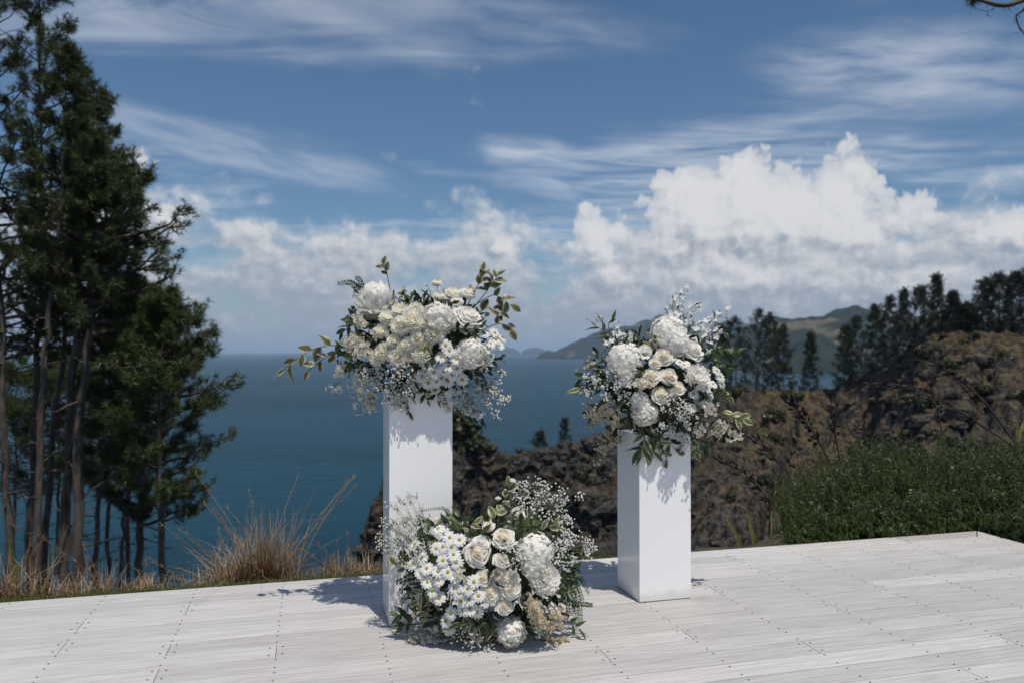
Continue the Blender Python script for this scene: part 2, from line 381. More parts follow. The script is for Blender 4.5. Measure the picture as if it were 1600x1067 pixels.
hill_range('coastal_hills', [(1120, 545), (1150, 530), (1190, 512), (1215, 503), (1250, 500), (1285, 494), (1310, 488), (1345, 489), (1380, 499), (1430, 505), (1500, 500), (1600, 510), (1750, 500), (1900, 530)], 2500, 1500, M['far_land'])
hill_range('coastal_foothills', [(1195, 585), (1215, 570), (1235, 548), (1262, 532), (1285, 530), (1310, 545), (1340, 556), (1400, 550), (1500, 550), (1700, 555)], 2150, 600, M['far_land'], 120, 26)
hill_range('distant_island', [(768, 549), (778, 546), (790, 542.5), (800, 544), (812, 549)], 16000, 1200, M['far_land'], 40, 14)
hill_range('distant_islet', [(815, 549), (828, 544), (838, 543), (850, 546), (866, 549)], 15000, 1200, M['far_land'], 40, 14)

# ------------------------------------------------------------------ ground by the deck, falling away to the sea
EDGE_V = 3.495 * EYE; END_U = 3.61 * EYE
def smooth(x, a, b): t = min(1, max(0, (x - a) / (b - a))); return t * t * (3 - 2 * t)
def near_ground(x, y):
    p = Vector((x, y, 0)); u, v = p.dot(U), p.dot(VV)
    lip = 0.20 + 2.0 * smooth(u - .698 * v, -.35, .15)
    dv = v - EDGE_V - lip
    z = -0.035 if v > EDGE_V + 0.02 or u > END_U + 0.02 else -0.20
    n = fbm(x * 0.35, y * 0.35, 1.7)
    if dv > 0:
        z -= 0.72 * dv + 0.5 * smooth(dv, 0, 1.5); z += n * min(1.2, dv * 0.35)
    else: z += 0.012 * fbm(x * 4, y * 4)
    return max(z, SEA - 3)
def ground_mat():
    m, k, b = mat('cliff_top_soil'); P = k.n('ShaderNodeNewGeometry').outputs['Position']
    n = k.noise(P, 3.0, 6, 0.65); cc = k.mix(k.ramp(n, 0.35, 0.65), (0.03, 0.025, 0.015), (0.065, 0.052, 0.028))
    k.put(b.inputs['Base Color'], cc); b.inputs['Roughness'].default_value = 1; return m
xs = np.concatenate([np.linspace(-60, -9, 40), np.linspace(-8.8, 9, 130), np.linspace(9.4, 60, 40)])
ys = np.concatenate([np.linspace(-12, 2, 20), np.linspace(2.1, 9, 100), np.linspace(9.3, 70, 70)])
mb = MB(); mb.add([(x, y, near_ground(x, y)) for y in ys for x in xs], grid_faces(len(xs), len(ys)))
tag(link('ground', mb.mesh('ground', ground_mat())), kind='structure')

# ------------------------------------------------------------------ rocky headland across the gully
SC = 1.5
CREST = [(520, 1010, 76), (545, 935, 76), (556, 880, 76), (568, 832, 76), (582, 790, 76), (600, 755, 77), (640, 705, 78), (680, 672, 79), (712, 668, 80), (740, 686, 81), (765, 712, 82), (800, 716, 84),
         (840, 714, 85), (862, 708, 85), (895, 700, 86), (930, 688, 88), (960, 668, 90), (1000, 645, 93), (1050, 622, 97), (1090, 612, 100), (1150, 606, 105), (1225, 611, 110), (1262, 612, 110),
         (1300, 604, 110), (1350, 588, 104), (1400, 560, 96), (1440, 531, 88), (1470, 522, 85), (1530, 520, 82), (1600, 524, 80), (1750, 515, 78), (1950, 500, 76)]
cpx = np.array([c[0] for c in CREST], float); cpy = np.array([c[1] for c in CREST], float); cD = np.array([c[2] for c in CREST], float) * SC
NX, NY = 560, 230
pxs = np.linspace(520, 1950, NX)
crest_y = np.interp(pxs, cpx, cpy); crest_D = np.interp(pxs, cpx, cD)
ker = np.ones(5) / 5; crest_D = np.convolve(np.pad(crest_D, 2, mode='edge'), ker, 'valid')
slope = np.interp(pxs, [520, 900, 1050, 1150, 1300, 1400, 1500, 1950], [1.5, 1.25, 0.95, 0.62, 0.50, 0.62, 0.70, 0.6])
def head_z(i, D):
    zc = EYE - (crest_y[i] - 549) / F * crest_D[i]; s = crest_D[i] - D; sl = slope[i]
    p = at(pxs[i], 549, D)
    if s >= 0: z = zc - sl * (math.sqrt(s * s + 4) - 2) * (1 - 0.25 * smooth(s, 10, 45))
    else: z = zc - 0.75 * (math.sqrt(s * s + 9) - 3)
    amp = 0.55 + 0.45 * smooth(sl, 0.5, 1.1)
    r1 = mnoise.ridged_multi_fractal(Vector((p.x / 9, p.y / 9, z / 9)), 0.9, 2.1, 5, 1.0, 2.0)
    r2 = mnoise.fractal(Vector((p.x / 2.6, p.y / 2.6, z / 2.6 + 7)), 0.7, 2.1, 4)
    near = 1 - 0.75 * math.exp(-(s / 4) ** 2)
    gl = 1 - abs(mnoise.noise(Vector((pxs[i] / 62 + s * 0.02, s / 45, 2.2)))) * 2.2; z -= max(0, gl) ** 3 * 4.0 * near * smooth(s, 1, 12)
    z += 2.2 * near * max(0, mnoise.noise(Vector((p.x / 14, p.y / 14, 5.5)))) 
    z += amp * ((r1 - 1.1) * 2.6 * near + r2 * 1.15)
    return p.x, p.y, max(z, SEA - 3)
ts = np.linspace(0, 1, NY)
V = np.zeros((NY, NX, 3))
for i in range(NX):
    for j, t in enumerate(ts):
        D = crest_D[i] - 62 + 82 * t if t < 0.86 else crest_D[i] - 62 + 82 * 0.86 + (t - 0.86) / 0.14 * 90
        V[j, i] = head_z(i, D)
def head_mat():
    m, k, b = mat('dry_grass_and_rock'); g = k.n('ShaderNodeNewGeometry'); P = g.outputs['Position']; nz = k.sep(g.outputs['Normal'])[2]
    n1 = k.noise(P, 0.16, 6, 0.6); n2 = k.noise(P, 0.9, 6, 0.65); n3 = k.noise(P, 0.07, 3); n4 = k.noise(P, 3.2, 3, 0.6)
    grass = k.mix(k.ramp(n2, 0.35, 0.65), (0.034, 0.027, 0.018), (0.125, 0.095, 0.060)); grass = k.mix(k.ramp(n1, 0.54, 0.66), grass, (0.05, 0.052, 0.02))
    rock = k.mix(k.ramp(n2, 0.36, 0.66), (0.009, 0.009, 0.010), (0.082, 0.077, 0.070)); rock = k.mix(k.m('MULTIPLY', k.ramp(n4, 0.56, 0.70), k.ramp(n1, 0.40, 0.55)), rock, (0.24, 0.215, 0.185))
    rock = k.mix(k.m('MULTIPLY', k.ramp(n1, 0.56, 0.63), 0.4), rock, (0.085, 0.052, 0.028))
    x = k.sep(P)[0]
    steep = k.m('ADD', k.m('SUBTRACT', 0.80, nz), k.m('MULTIPLY', k.m('SUBTRACT', n3, 0.5), 1.3))
    steep = k.m('ADD', k.m('ADD', steep, k.m('MULTIPLY', k.m('SUBTRACT', n1, 0.5), 1.1)), k.ramp(x, 12, 50, 0.24, -0.24))
    cc = k.mix(k.ramp(steep, -0.06, 0.10), grass, rock)
    k.put(b.inputs['Base Color'], cc); b.inputs['Roughness'].default_value = 1; b.inputs['Specular IOR Level'].default_value = 0.1
    bp = k.n('ShaderNodeBump'); bp.inputs['Strength'].default_value = 1.0; bp.inputs['Distance'].default_value = 0.6; k.put(bp.inputs['Height'], k.m('ADD', n2, k.m('MULTIPLY', n4, 0.4))); k.put(b.inputs['Normal'], bp.outputs[0]); return m
M['head'] = head_mat()
mb = MB(); mb.add(V.reshape(-1, 3), grid_faces(NX, NY)); headland = tag(link('rocky_hillside', mb.mesh('rocky_hillside', M['head'], False)), kind='structure')
def head_at(px, s):
    """a point on the hillside: column px, s metres in front of its crest"""
    i = int(np.clip(round((px - 520) / 1430 * (NX - 1)), 0, NX - 1)); return Vector(head_z(i, crest_D[i] - s)), i
# boulders
def rock_template(seed, sub=2, rough=0.0):
    import bmesh
    bm = bmesh.new(); bmesh.ops.create_icosphere(bm, subdivisions=sub, radius=1.0); r = random.Random(seed)
    o = Vector((r.random() * 50, r.random() * 50, 0)); sx = Vector((r.uniform(.8, 1.4), r.uniform(.7, 1.1), r.uniform(.55, .95)))
    for v in bm.verts:
        n = mnoise.noise(v.co * 1.1 + o) * 0.45 + mnoise.noise(v.co * 2.6 + o) * 0.2; v.co = Vector((v.co.x * sx.x, v.co.y * sx.y, v.co.z * sx.z)) * (1 + n + r.uniform(-rough, rough))
    V_ = np.array([v.co[:] for v in bm.verts]); F_ = np.array([[v.index for v in f.verts] for f in bm.faces]); bm.free(); return V_, F_
rocks = [rock_template(s) for s in range(6)]; crags = [rock_template(s + 20, 1 + s % 2, 0.26 if s % 2 == 0 else .14) for s in range(6)]
rr = random.Random(3); mb = MB()
for q in range(1100):
    px = (rr.uniform(560, 1120) if rr.random() < .8 else rr.uniform(1120, 1500)) if q < 1000 else rr.uniform(1380, 1700); s = abs(rr.gauss(6, 12)) if px < 1080 else rr.uniform(0, 45)
    p, i = head_at(px, s); sz = 0.25 + 1.0 * rr.random() ** 2.2 * (1.5 if px < 1050 else 0.9); vv, ff = crags[q % 6]
    a = rr.uniform(0, 6.28); Rm = np.array(Matrix.Rotation(a, 3, 'Z')) @ np.array(Matrix.Rotation(rr.uniform(-.5, .5), 3, 'X'))
    mb.add(vv @ Rm.T * sz + np.array(p), ff)
for q in range(90):
    px = rr.uniform(600, 1080) if q < 78 else rr.uniform(1350, 1640); s = rr.uniform(0, 26); p, i = head_at(px, s); sz = rr.uniform(1.2, 2.6); vv, ff = rock_template(q + 60, 2, .16)
    mb.add(vv * np.array([1, 1, 1.25]) * sz + np.array(p) - np.array([0, 0, sz * .45]), ff)
o = link('boulders', mb.mesh('boulders', M['head'], False), headland); o['kind'] = 'stuff'

# ------------------------------------------------------------------ pines
def needles(mb, pos, dirs, per, length, width, seed, spread=0.85, mat_=0):
    r = np.random.default_rng(seed); n = len(pos)
    if n == 0: return
    P = np.repeat(np.asarray(pos), per, 0); D = np.repeat(nrm(dirs), per, 0)
    d = nrm(D * 0.75 + nrm(r.normal(size=P.shape)) * spread); L = length * r.uniform(0.7, 1.15, (len(P), 1))
    P = P + D * r.uniform(-0.5, 0.5, (len(P), 1)) * length * 0.9
    side = nrm(np.cross(d, r.normal(size=P.shape))) * width
    tip = P + d * L; tip[:, 2] -= 0.02
    Vv = np.stack([P - side, P + side, tip], 1).reshape(-1, 3); mb.add(Vv, np.arange(len(Vv)).reshape(-1, 3), mat_)
def pine(name, label, trunk, r0, crown=0.45, limb=2.2, n_limb=36, tufts=5, per=16, nl=0.17, nw=0.006, seed=0, bias=(0, 0, 0), group=None, material='needle', dead=10, prof=None, sides=8, up=0.25, subs=5, cat='tree', split=False):
    r = np.random.default_rng(seed); base = Vector(trunk[0]); T = spline([np.array(p) - np.array(base) for p in trunk], 26)
    T[1:-1, :2] += r.normal(0, 0.03, (24, 2)) * (r0 / 0.15)
    root = thing(name, base, label, cat, group)
    H = T[-1][2]; tt = np.linspace(0, 1, 26)
    mb = MB(); mb.add(*tube(T, r0 * .78 * (1 - 0.88 * tt ** 1.1) * np.where(tt < 0.05, 1.2, 1), sides)); link('trunk', mb.mesh('trunk', M['bark']), root)
    br, nd = MB(), MB(); tp, td = [], []
    prof = prof or (lambda t: (0.45 + 0.75 * math.sin(math.pi * min(1, 0.22 + 0.72 * t))) * (1 - 0.55 * t ** 2.5))
    bias = np.array(bias, float)
    for q in range(n_limb):
        t = (q + r.uniform(0, 1)) / n_limb; ht = crown + (1 - crown) * t; p0 = np.array([np.interp(ht, tt, T[:, c]) for c in range(3)])
        a = q * 2.399 + r.uniform(-.5, .5); d = np.array([math.cos(a), math.sin(a), 0.0]) + bias * 0.6; d[2] = up * r.uniform(-0.2, 1.6) + 0.35 * t
        d = nrm(d); L = limb * prof(t) * r.uniform(0.6, 1.15) * (1 + 0.5 * float(np.dot(d[:2], bias[:2])))
        s = np.linspace(0, 1, 6)[:, None]
        path = p0 + d * L * s + np.array([0, 0, 1]) * (L * 0.16 * s ** 2.2) + r.normal(0, 0.035 * L, (6, 3)) * s
        rb = max(0.012, r0 * 0.30 * (1 - 0.6 * t) * L / limb)
        br.add(*tube(path, rb * np.linspace(1, 0.25, 6), 5))
        for g in range(subs + 1):
            f = 1.0 if g == subs else r.uniform(0.35, 0.95); pb = np.array([np.interp(f, s[:, 0], path[:, c]) for c in range(3)])
            dd = nrm(d + r.normal(0, 0.55, 3) + np.array([0, 0, 0.35])); l2 = L * r.uniform(0.14, 0.30) if g < subs else L * 0.10
            pe = pb + dd * l2; br.add(*tube([pb, (pb + pe) / 2 + r.normal(0, 0.02, 3), pe], [rb * 0.4, rb * 0.3, rb * 0.18], 3))
            for w in range(tufts):
                ff = r.uniform(0.25, 1.08); x = pb + (pe - pb) * ff + r.normal(0, nl * (0.38 if nl < .3 else .6), 3); tp.append(x); td.append(nrm(dd + r.normal(0, 0.5, 3) + np.array([0, 0, 0.5])))
    for q in range(3 * tufts):
        tp.append(T[-1] + r.normal(0, nl * 0.7, 3)); td.append(np.array([0, 0, 1.0]))
    for q in range(dead):
        ht = r.uniform(0.30 * crown, crown * 1.15); p0 = np.array([np.interp(ht, tt, T[:, c]) for c in range(3)]); a = r.uniform(0, 6.28)
        d = np.array([math.cos(a), math.sin(a), r.uniform(-0.25, 0.55)]) + bias * 0.5; L = limb * r.uniform(0.25, 0.85); s = np.linspace(0, 1, 5)[:, None]
        path = p0 + d * L * s + r.normal(0, 0.05 * L, (5, 3)) * s; keep = br; br = MB() if split else br; br.add(*tube(path, r0 * 0.15 * np.linspace(1, 0.25, 5), 4))
        for g in range(2):
            f = r.uniform(.4, .9); pb = np.array([np.interp(f, s[:, 0], path[:, c]) for c in range(3)]); br.add(*tube([pb, pb + (d + r.normal(0, .6, 3)) * L * 0.28], [r0 * 0.07, r0 * 0.03], 3))
        if split: link('bare_limb', br.mesh('bare_limb', M['bark']), root); br = keep
    link('branches', br.mesh('branches', M['bark']), root)['kind'] = 'stuff'
    needles(nd, np.array(tp), np.array(td), per, nl, nw, seed + 50)
    link('crown', nd.mesh('crown', M[material], False), root)
    return root

def px_trunk(pts, D): return [at(x, y, D) for x, y in pts]
G1 = 'pines on the slope left of the deck'
LEFT = [  # trunk through these pixels, distance, radius, crown start, limb, limbs, bias, label
    ([(14, 985), (12, 830), (4, 560), (-8, 250), (-10, -320)], 19.0, 0.15, 0.48, 2.15, 96, (0.25, 0, 0), 'tall dark pine at the left border of the photo, half cut off'),
    ([(45, 985), (47, 876), (58, 560), (64, 300), (52, -260)], 20.0, 0.16, 0.50, 1.55, 96, (0.25, 0, 0), 'tall pine with its top above the photo, second trunk from the left border'),
    ([(54, 990), (57, 907), (67, 592), (79, 480), (100, 250), (104, 85)], 17.0, 0.13, 0.62, .72, 40, (0.1, 0, 0), 'pine with a pale grey trunk and a tip against the blue sky'),
    ([(70, 985), (73, 862), (84, 660), (110, 493), (132, 300), (150, 150)], 22.0, 0.15, 0.60, 1.0, 48, (0.35, 0, 0), 'dark pine whose slim trunk leans right behind the pale trunk'),
    ([(96, 990), (99, 885), (106, 682), (119, 480), (128, 330), (140, 215)], 18.0, 0.19, 0.56, 1.15, 54, (0.4, -0.1, 0), 'thick-trunked pine left of the other thick trunk in the grove'),
    ([(115, 990), (118, 885), (129, 660), (144, 480), (160, 360), (178, 275)], 17.4, 0.19, 0.54, 1.28, 60, (0.45, -0.1, 0), 'thick-trunked pine with a broad crown reaching right at mid height'),
    ([(146, 985), (149, 876), (158, 740), (172, 560), (182, 430)], 23.0, 0.13, 0.46, 1.15, 44, (0.1, 0, 0), 'slim pine just right of the two thick trunks'),
    ([(168, 985), (169, 876), (169, 727), (176, 600), (186, 480)], 24.0, 0.11, 0.44, 1.15, 40, (0.2, 0, 0), 'thin straight pine in the middle of the slim trunks'),
    ([(185, 985), (190, 860), (198, 768), (204, 640), (216, 520)], 25.0, 0.11, 0.42, 1.2, 42, (0.3, 0, 0), 'thin pine leaning slightly right, far back in the grove'),
    ([(200, 985), (200, 876), (201, 637), (208, 530), (214, 450)], 21.0, 0.10, 0.34, 1.15, 54, (0.35, 0, 0), 'slender pale-barked pine third from the right end of the grove'),
    ([(213, 985), (217, 876), (227, 696), (232, 560), (236, 472)], 19.0, 0.15, 0.32, 1.1, 58, (0.4, 0, 0), 'dark-barked pine second from the right end of the grove'),
    ([(256, 985), (254, 898), (250, 660), (252, 560), (258, 468)], 17.0, 0.125, 0.34, 1.05, 64, (0.35, -0.1, 0), 'rightmost pine of the left grove, leaning over the sea'),
]
for i, (pts, D, r0, cr, lb, nl_, bias, lab) in enumerate(LEFT):
    pine('pine_tree', lab, px_trunk(pts, D), r0, cr, lb, nl_, 6, 19, 0.17, 0.0078, 100 + i, bias, G1, 'needle', 13, split=True)

# small understorey pines that fill the foot of the grove
for i, (x, yb, yt, D, lb, lab) in enumerate([(20, 900, 585, 26, 2.3, 'bushy young pine low between the leftmost trunks'), (88, 900, 560, 28, 2.2, 'bushy young pine seen between the thick trunks'), (150, 900, 520, 28, 2.0, 'bushy young pine behind the slim middle trunks')]):
    pine('young_pine', lab, [at(x, yb, D), at(x + 4, (yb + yt) / 2, D), at(x + 6, yt, D)], 0.09, 0.38, lb * 1.1, 60, 6, 15, 0.2, 0.008, 140 + i, (0.1, 0, 0), 'young pines under the grove', 'needle', 4)

# far pines on the hillside
G2 = 'pines on the hillside across the gully'
FAR = [(1122, 512, 618, 2.4, 'far pine half hidden by the white flowers of the right arrangement'), (1150, 500, 618, 2.9, 'broad dark pine just right of the right arrangement'), (1182, 487, 617, 3.0, 'tallest pine of the clump right of the right arrangement'), (1206, 494, 617, 2.4, 'dark pine second from the right end of the clump by the bay'), (1226, 512, 617, 2.0, 'shorter pine closing the right end of the clump by the bay'),
       (1265, 523, 617, 1.9, 'lone small pine standing before the bay'), (1318, 512, 612, 1.9, 'low spreading pine right of the bay with branches to the ground'), (1340, 499, 606, 2.2, 'leftmost tall pine of the row climbing the hill'), (1370, 480, 596, 2.0, 'second pine of the row climbing the hill'), (1391, 466, 580, 1.9, 'third pine of the row climbing the hill'),
       (1412, 455, 566, 1.7, 'slim pointed pine in the middle of the row on the hill'), (1438, 452, 542, 2.0, 'bushy pine just left of the tallest pointed pine'), (1464, 432, 530, 1.8, 'tallest pointed pine on the hill crest'), (1490, 460, 527, 1.6, 'sparse pine right of the tallest pointed pine'), (1514, 478, 525, 1.3, 'small pine in the gap on the hill crest'),
       (1536, 440, 527, 2.1, 'dark pine left in the clump at the right border'), (1563, 432, 529, 2.2, 'dark pine in the middle of the clump at the right border'), (1586, 430, 530, 2.2, 'dark pine nearly cut by the right border'), (1612, 424, 532, 2.4, 'dark pine cut by the right border of the photo')]
for i, (x, yt, yb, lb, lab) in enumerate(FAR):
    D = float(np.interp(x, pxs, crest_D)) + (1.0 if i != 6 else -2); r_ = random.Random(i)
    p0 = at(x, yb + 4, D); p1 = at(x + r_.uniform(-5, 5), yt, D)
    cone = (lambda t: 0.25 + 0.95 * (1 - t)) if i in (5, 12, 13, 10) else None
    pine('hill_pine', lab, [p0, (p0 + p1) / 2 + Vector((r_.uniform(-.3, .3), 0, 0)), p1], 0.17, 0.05 if i in (5, 6) else 0.08, lb * 1.08, 46, 6, 12, 0.46, 0.026, 200 + i, (0, 0, 0), G2, 'needle_far', 5, cone, 5, 0.15, 4)
for (x, yt, yb, lb, D, lab) in [(843, 676, 722, 1.15, 128, 'small wind-bent pine on the rocky ridge between the plinths'), (882, 656, 716, 1.3, 129, 'small pointed pine on the rocky ridge left of the right plinth')]:
    p0, p1 = at(x, yb, D), at(x + (2 if x < 860 else 0), yt, D)
    pine('ridge_pine', lab, [p0, (p0 + p1) / 2, p1], 0.10, 0.5 if x < 860 else 0.2, lb, 22, 5, 11, 0.32, 0.024, x, (-0.25 if x < 860 else 0, 0, 0), 'small pines on the rocky ridge', 'needle_far', 2, (lambda t: 0.3 + 0.9 * (1 - t)), 5, 0.1, 4)

# bare pine limb that hangs into the top right corner, on a tree beyond the frame
def corner_pine():
    D = 9.0; root = thing('overhanging_pine', at(1790, 1000, D), 'pine reaching bare twigs into the top right corner of the photo', 'tree'); b = np.array(root.location)
    mb = MB(); mb.add(*tube(spline([np.array(at(1790, 1000, D)) - b, np.array(at(1780, 500, D)) - b, np.array(at(1800, -200, D)) - b], 14), np.linspace(.2, .1, 14), 8)); link('trunk', mb.mesh('trunk', M['bark']), root)
    mb = MB(); P = lambda x, y, d=0: np.array(at(x, y, D + d)) - b
    mb.add(*tube(spline([P(1785, -60), P(1660, -25), P(1600, 0, -.1), P(1568, 9, -.2), P(1535, 2, -.2), P(1515, -6, -.2)], 20), np.linspace(.05, .010, 20), 6))
    mb.add(*tube(spline([P(1560, 8, -.2), P(1552, 14), P(1540, 18), P(1522, 12)], 8), np.linspace(.007, .003, 8), 4))
    mb.add(*tube(spline([P(1660, -25), P(1612, 0), P(1597, 18), P(1590, 22), P(1588, 28), P(1592, 42), P(1606, 60)], 14), np.linspace(.016, .006, 14), 5))
    r = random.Random(5)
    for x, y in [(1575, 9), (1566, 10), (1556, 9), (1583, 6), (1545, 17), (1590, 24), (1588, 30), (1592, 44), (1546, 5), (1600, 12)]:
        for g in range(2): mb.add(*tube([P(x, y), P(x + r.uniform(-6, 6), y + r.uniform(1, 7)), P(x + r.uniform(-9, 9), y + r.uniform(4, 11))], [.004, .003, .002], 3))
    link('limb', mb.mesh('limb', M['bark']), root)
    nd = MB(); rs = np.random.default_rng(8); pts = np.array([P(1522 + rs.uniform(-5, 5), 0 + rs.uniform(-8, 5), -.2) for _ in range(26)]); needles(nd, pts, rs.normal(size=(26, 3)) + np.array([-.6, 0, -.3]), 14, .11, .003, 9)
    pts = np.array([P(1700 + rs.uniform(-60, 60), -60 + rs.uniform(-30, 25)) for _ in range(60)]); needles(nd, pts, rs.normal(size=(60, 3)), 14, .14, .004, 10)
    link('crown', nd.mesh('crown', M['needle'], False), root)
corner_pine()

# ------------------------------------------------------------------ shrubs on the ridge
def leafy_blob(seed, n, rx, rz, size):
    r = np.random.default_rng(seed); mb = MB()
    lobes = [(r.normal(0, 0.45, 3) * np.array([rx, rx, rz * 0.5]) + np.array([0, 0, rz * 0.5]), r.uniform(0.35, 0.65)) for _ in range(7)]
    c = np.array([lobes[i][0] for i in r.integers(0, 7, n)]); rad = np.array([lobes[i][1] for i in r.integers(0, 7, n)])
    d = nrm(r.normal(size=(n, 3))); P = c + d * (rad * r.uniform(0.75, 1.05, n))[:, None] * np.array([rx, rx, rz])
    a = nrm(np.cross(d + r.normal(0, .5, (n, 3)), r.normal(size=(n, 3)))); b = nrm(np.cross(a, d + r.normal(0, .4, (n, 3)))); s = size * r.uniform(.6, 1.3, (n, 1))
    mb.add(np.stack([P - a * s * .5, P + b * s * .45, P + a * s * .5, P - b * s * .45], 1).reshape(-1, 3), np.arange(n * 4).reshape(-1, 4)); return mb
shrub_me = [leafy_blob(s, 900, 1.0, 0.9, 0.26).mesh('shrub_foliage', M['shrub'], False) for s in range(3)]
def shrub(p, s, lab, grp, q):
    o = link('shrub', shrub_me[q % 3], loc=p, rot=Quaternion((0, 0, 1), q * 1.3), scale=(s * 1.15, s, s * random.Random(q).uniform(.7, 1.1))); return tag(o, lab, 'shrub', grp)
for q, (x, y, D, s, lab) in enumerate([(722, 672, 119, 3.0, 'largest dark bush on the ridge, right beside the tall plinth'), (742, 694, 119, 2.6, 'dark bush below the largest bush beside the tall plinth'), (700, 664, 119, 2.6, 'dark bush half hidden behind the tall plinth'), (776, 716, 122, 1.5, 'round dark bush on the ridge right of the tall plinth'),
        (800, 716, 125, 1.1, 'low bush on the ridge crest left of the small pines'), (822, 712, 127, 1.5, 'thin leafy bush on the ridge just left of the small pines'), (905, 741, 118, 1.3, 'green bush on the rock face under the pointed ridge pine'), (928, 752, 117, 1.2, 'green bush on the rock face left of the white plinth')]):
    shrub(at(x, y + 5, D), s, lab, 'bushes on the rocky ridge', q)
rr = random.Random(11)
for q in range(60):
    px = rr.uniform(1090, 1640); p, i = head_at(px, rr.uniform(1, 40)); shrub(p - Vector((0, 0, .2)), rr.uniform(0.5, 1.7), 'low dark scrub bush on the brown hillside across the gully', 'scrub on the brown hillside', q + 8)

# ------------------------------------------------------------------ deck
PITCH_V = 0.1065 * EYE; GAP = 0.007; JOIST = 0.35 * EYE; J0 = -0.453 * EYE; TH = 0.032
deck = tag(link('deck', None), kind='structure')
joints_px = [(128.5, 982), (296, 952.5), (257, 1055), (445, 926), (439, 1020), (575, 905.6), (1127.5, 922.5), (1088, 992.5), (963, 1027.5), (1289, 1013), (1206, 893), (1390, 915), (1589, 995), (1285, 874), (1162, 872), (1512, 866), (1521, 914)]
def row_of(v): return int((EDGE_V - v) / PITCH_V)
joints = {}
for x, y in joints_px:
    u, v = ground_uv(x, y); joints.setdefault(row_of(v), set()).add(round((u - J0) / JOIST))
INNER_U = END_U - 0.14
def board_mesh(L, W, mitre=0.0):
    """a plank along +x from 0 to L, its top at z = 0, with eased long edges"""
    e = 0.003; prof_ = [(0, -TH), (W, -TH), (W, -e), (W - e, 0), (e, 0), (0, -e)]
    v = [(0, y, z) for y, z in prof_] + [(L + mitre * (y / W), y, z) for y, z in prof_]; n = 6
    mb = MB(); mb.add(v, [(i, (i + 1) % n, n + (i + 1) % n, n + i) for i in range(n)]); mb.f.append(np.array([list(range(n))[::-1], [n + i for i in range(n)]])); mb.mi.append(np.zeros(2, int))
    return mb.mesh('deck_board', M['deck'], False)
rj = random.Random(21); screws = MB()
sv = np.array([(0.0045 * math.cos(a), 0.0045 * math.sin(a), 0.0012) for a in np.arange(8) * math.pi / 4] + [(0.0052 * math.cos(a), 0.0052 * math.sin(a), 0.0002) for a in np.arange(8) * math.pi / 4])
sf4 = np.array([(i, 8 + i, 8 + (i + 1) % 8, (i + 1) % 8) for i in range(8)]); sf8 = np.array([list(range(8))])
def screw(u, v):
    p = np.array(duv(u + rj.uniform(-.003, .003), v + rj.uniform(-.003, .003), 0.0)); screws.add(sv + p, sf4); screws.f.append(sf8 + screws.n - 16); screws.mi.append(np.zeros(1, int))
rotq = Quaternion((0, 0, 1), A); NROW = int((EDGE_V + 0.9) / PITCH_V)
for r_ in range(NROW):
    v1 = EDGE_V - r_ * PITCH_V; v0 = v1 - PITCH_V + GAP; js = joints.get(r_)
    k0, k1 = round((-4.6 - J0) / JOIST), (INNER_U - J0) / JOIST
    if not js: js = set(); c = rj.randint(0, 7)
    js = set(js); lo = min(js) if js else k0 + rj.randint(2, 8)
    if not js: js.add(lo)
    while min(js) - 7 > k0: js.add(min(js) - rj.choice([6, 7, 8]))
    while max(js) + 8 < k1: js.add(max(js) + rj.choice([7, 8, 9]))
    ends = [J0 + k0 * JOIST] + [J0 + j * JOIST for j in sorted(js) if k0 < j < k1 - 0.5] + [INNER_U - GAP]
    for q in range(len(ends) - 1):
        last = q == len(ends) - 2; a_, b_ = ends[q] + (0.0015 if q else 0), ends[q + 1] - (0 if last else 0.0015)
        me = board_mesh(b_ - a_, PITCH_V - GAP, 0.14 if (r_ == 0 and last) else 0.0)
        link('deck_board', me, deck, duv(a_, v0), rotq)
    for j in range(k0, int(k1) + 1):
        uj = J0 + j * JOIST
        if uj > INNER_U - 0.05: continue
        for vs in (v0 + 0.024, v1 - 0.026):
            if j in js: screw(uj - 0.028, vs); screw(uj + 0.028, vs)
            else: screw(uj, vs)
# border board along the right end, mitred into the outermost board
W = 0.14; e = .003
bm_v = [(0, 0, -TH), (W, 0, -TH), (W, 0, -e), (W - e, 0, 0), (e, 0, 0), (0, 0, -e)]; Lb = EDGE_V + 0.9
mb = MB(); n = 6; v = [(x, 0, z) for x, _, z in bm_v] + [(x, Lb - W + x - 0.001, z) for x, _, z in bm_v]
mb.add(v, [(i, n + i, n + (i + 1) % n, (i + 1) % n) for i in range(n)]); mb.f.append(np.array([list(range(n)), [n + i for i in range(n)][::-1]])); mb.mi.append(np.zeros(2, int))
link('deck_board', mb.mesh('deck_board', M['deck'], False), deck, duv(INNER_U, -0.9), rotq)
for j in range(12):
    for du in (0.03, 0.11): screw(INNER_U + du, EDGE_V - 0.2 - j * 0.45)
o = link('screws', screws.mesh('screws', M['screw'], False), deck); o['kind'] = 'stuff'
mb = MB()                                     # dark joists seen only through the gaps
for j in range(k0, int(k1) + 1):
    bv, bf = box(-0.022, 0.022, -0.9, EDGE_V - 0.02, -0.14, -TH - 0.002); uj = J0 + j * JOIST; Rm = np.array(Matrix.Rotation(A, 3, 'Z'))
    mb.add(bv @ Rm.T + np.array(duv(uj, 0)), bf)
link('joists', mb.mesh('joists', M['joist'], False), deck)

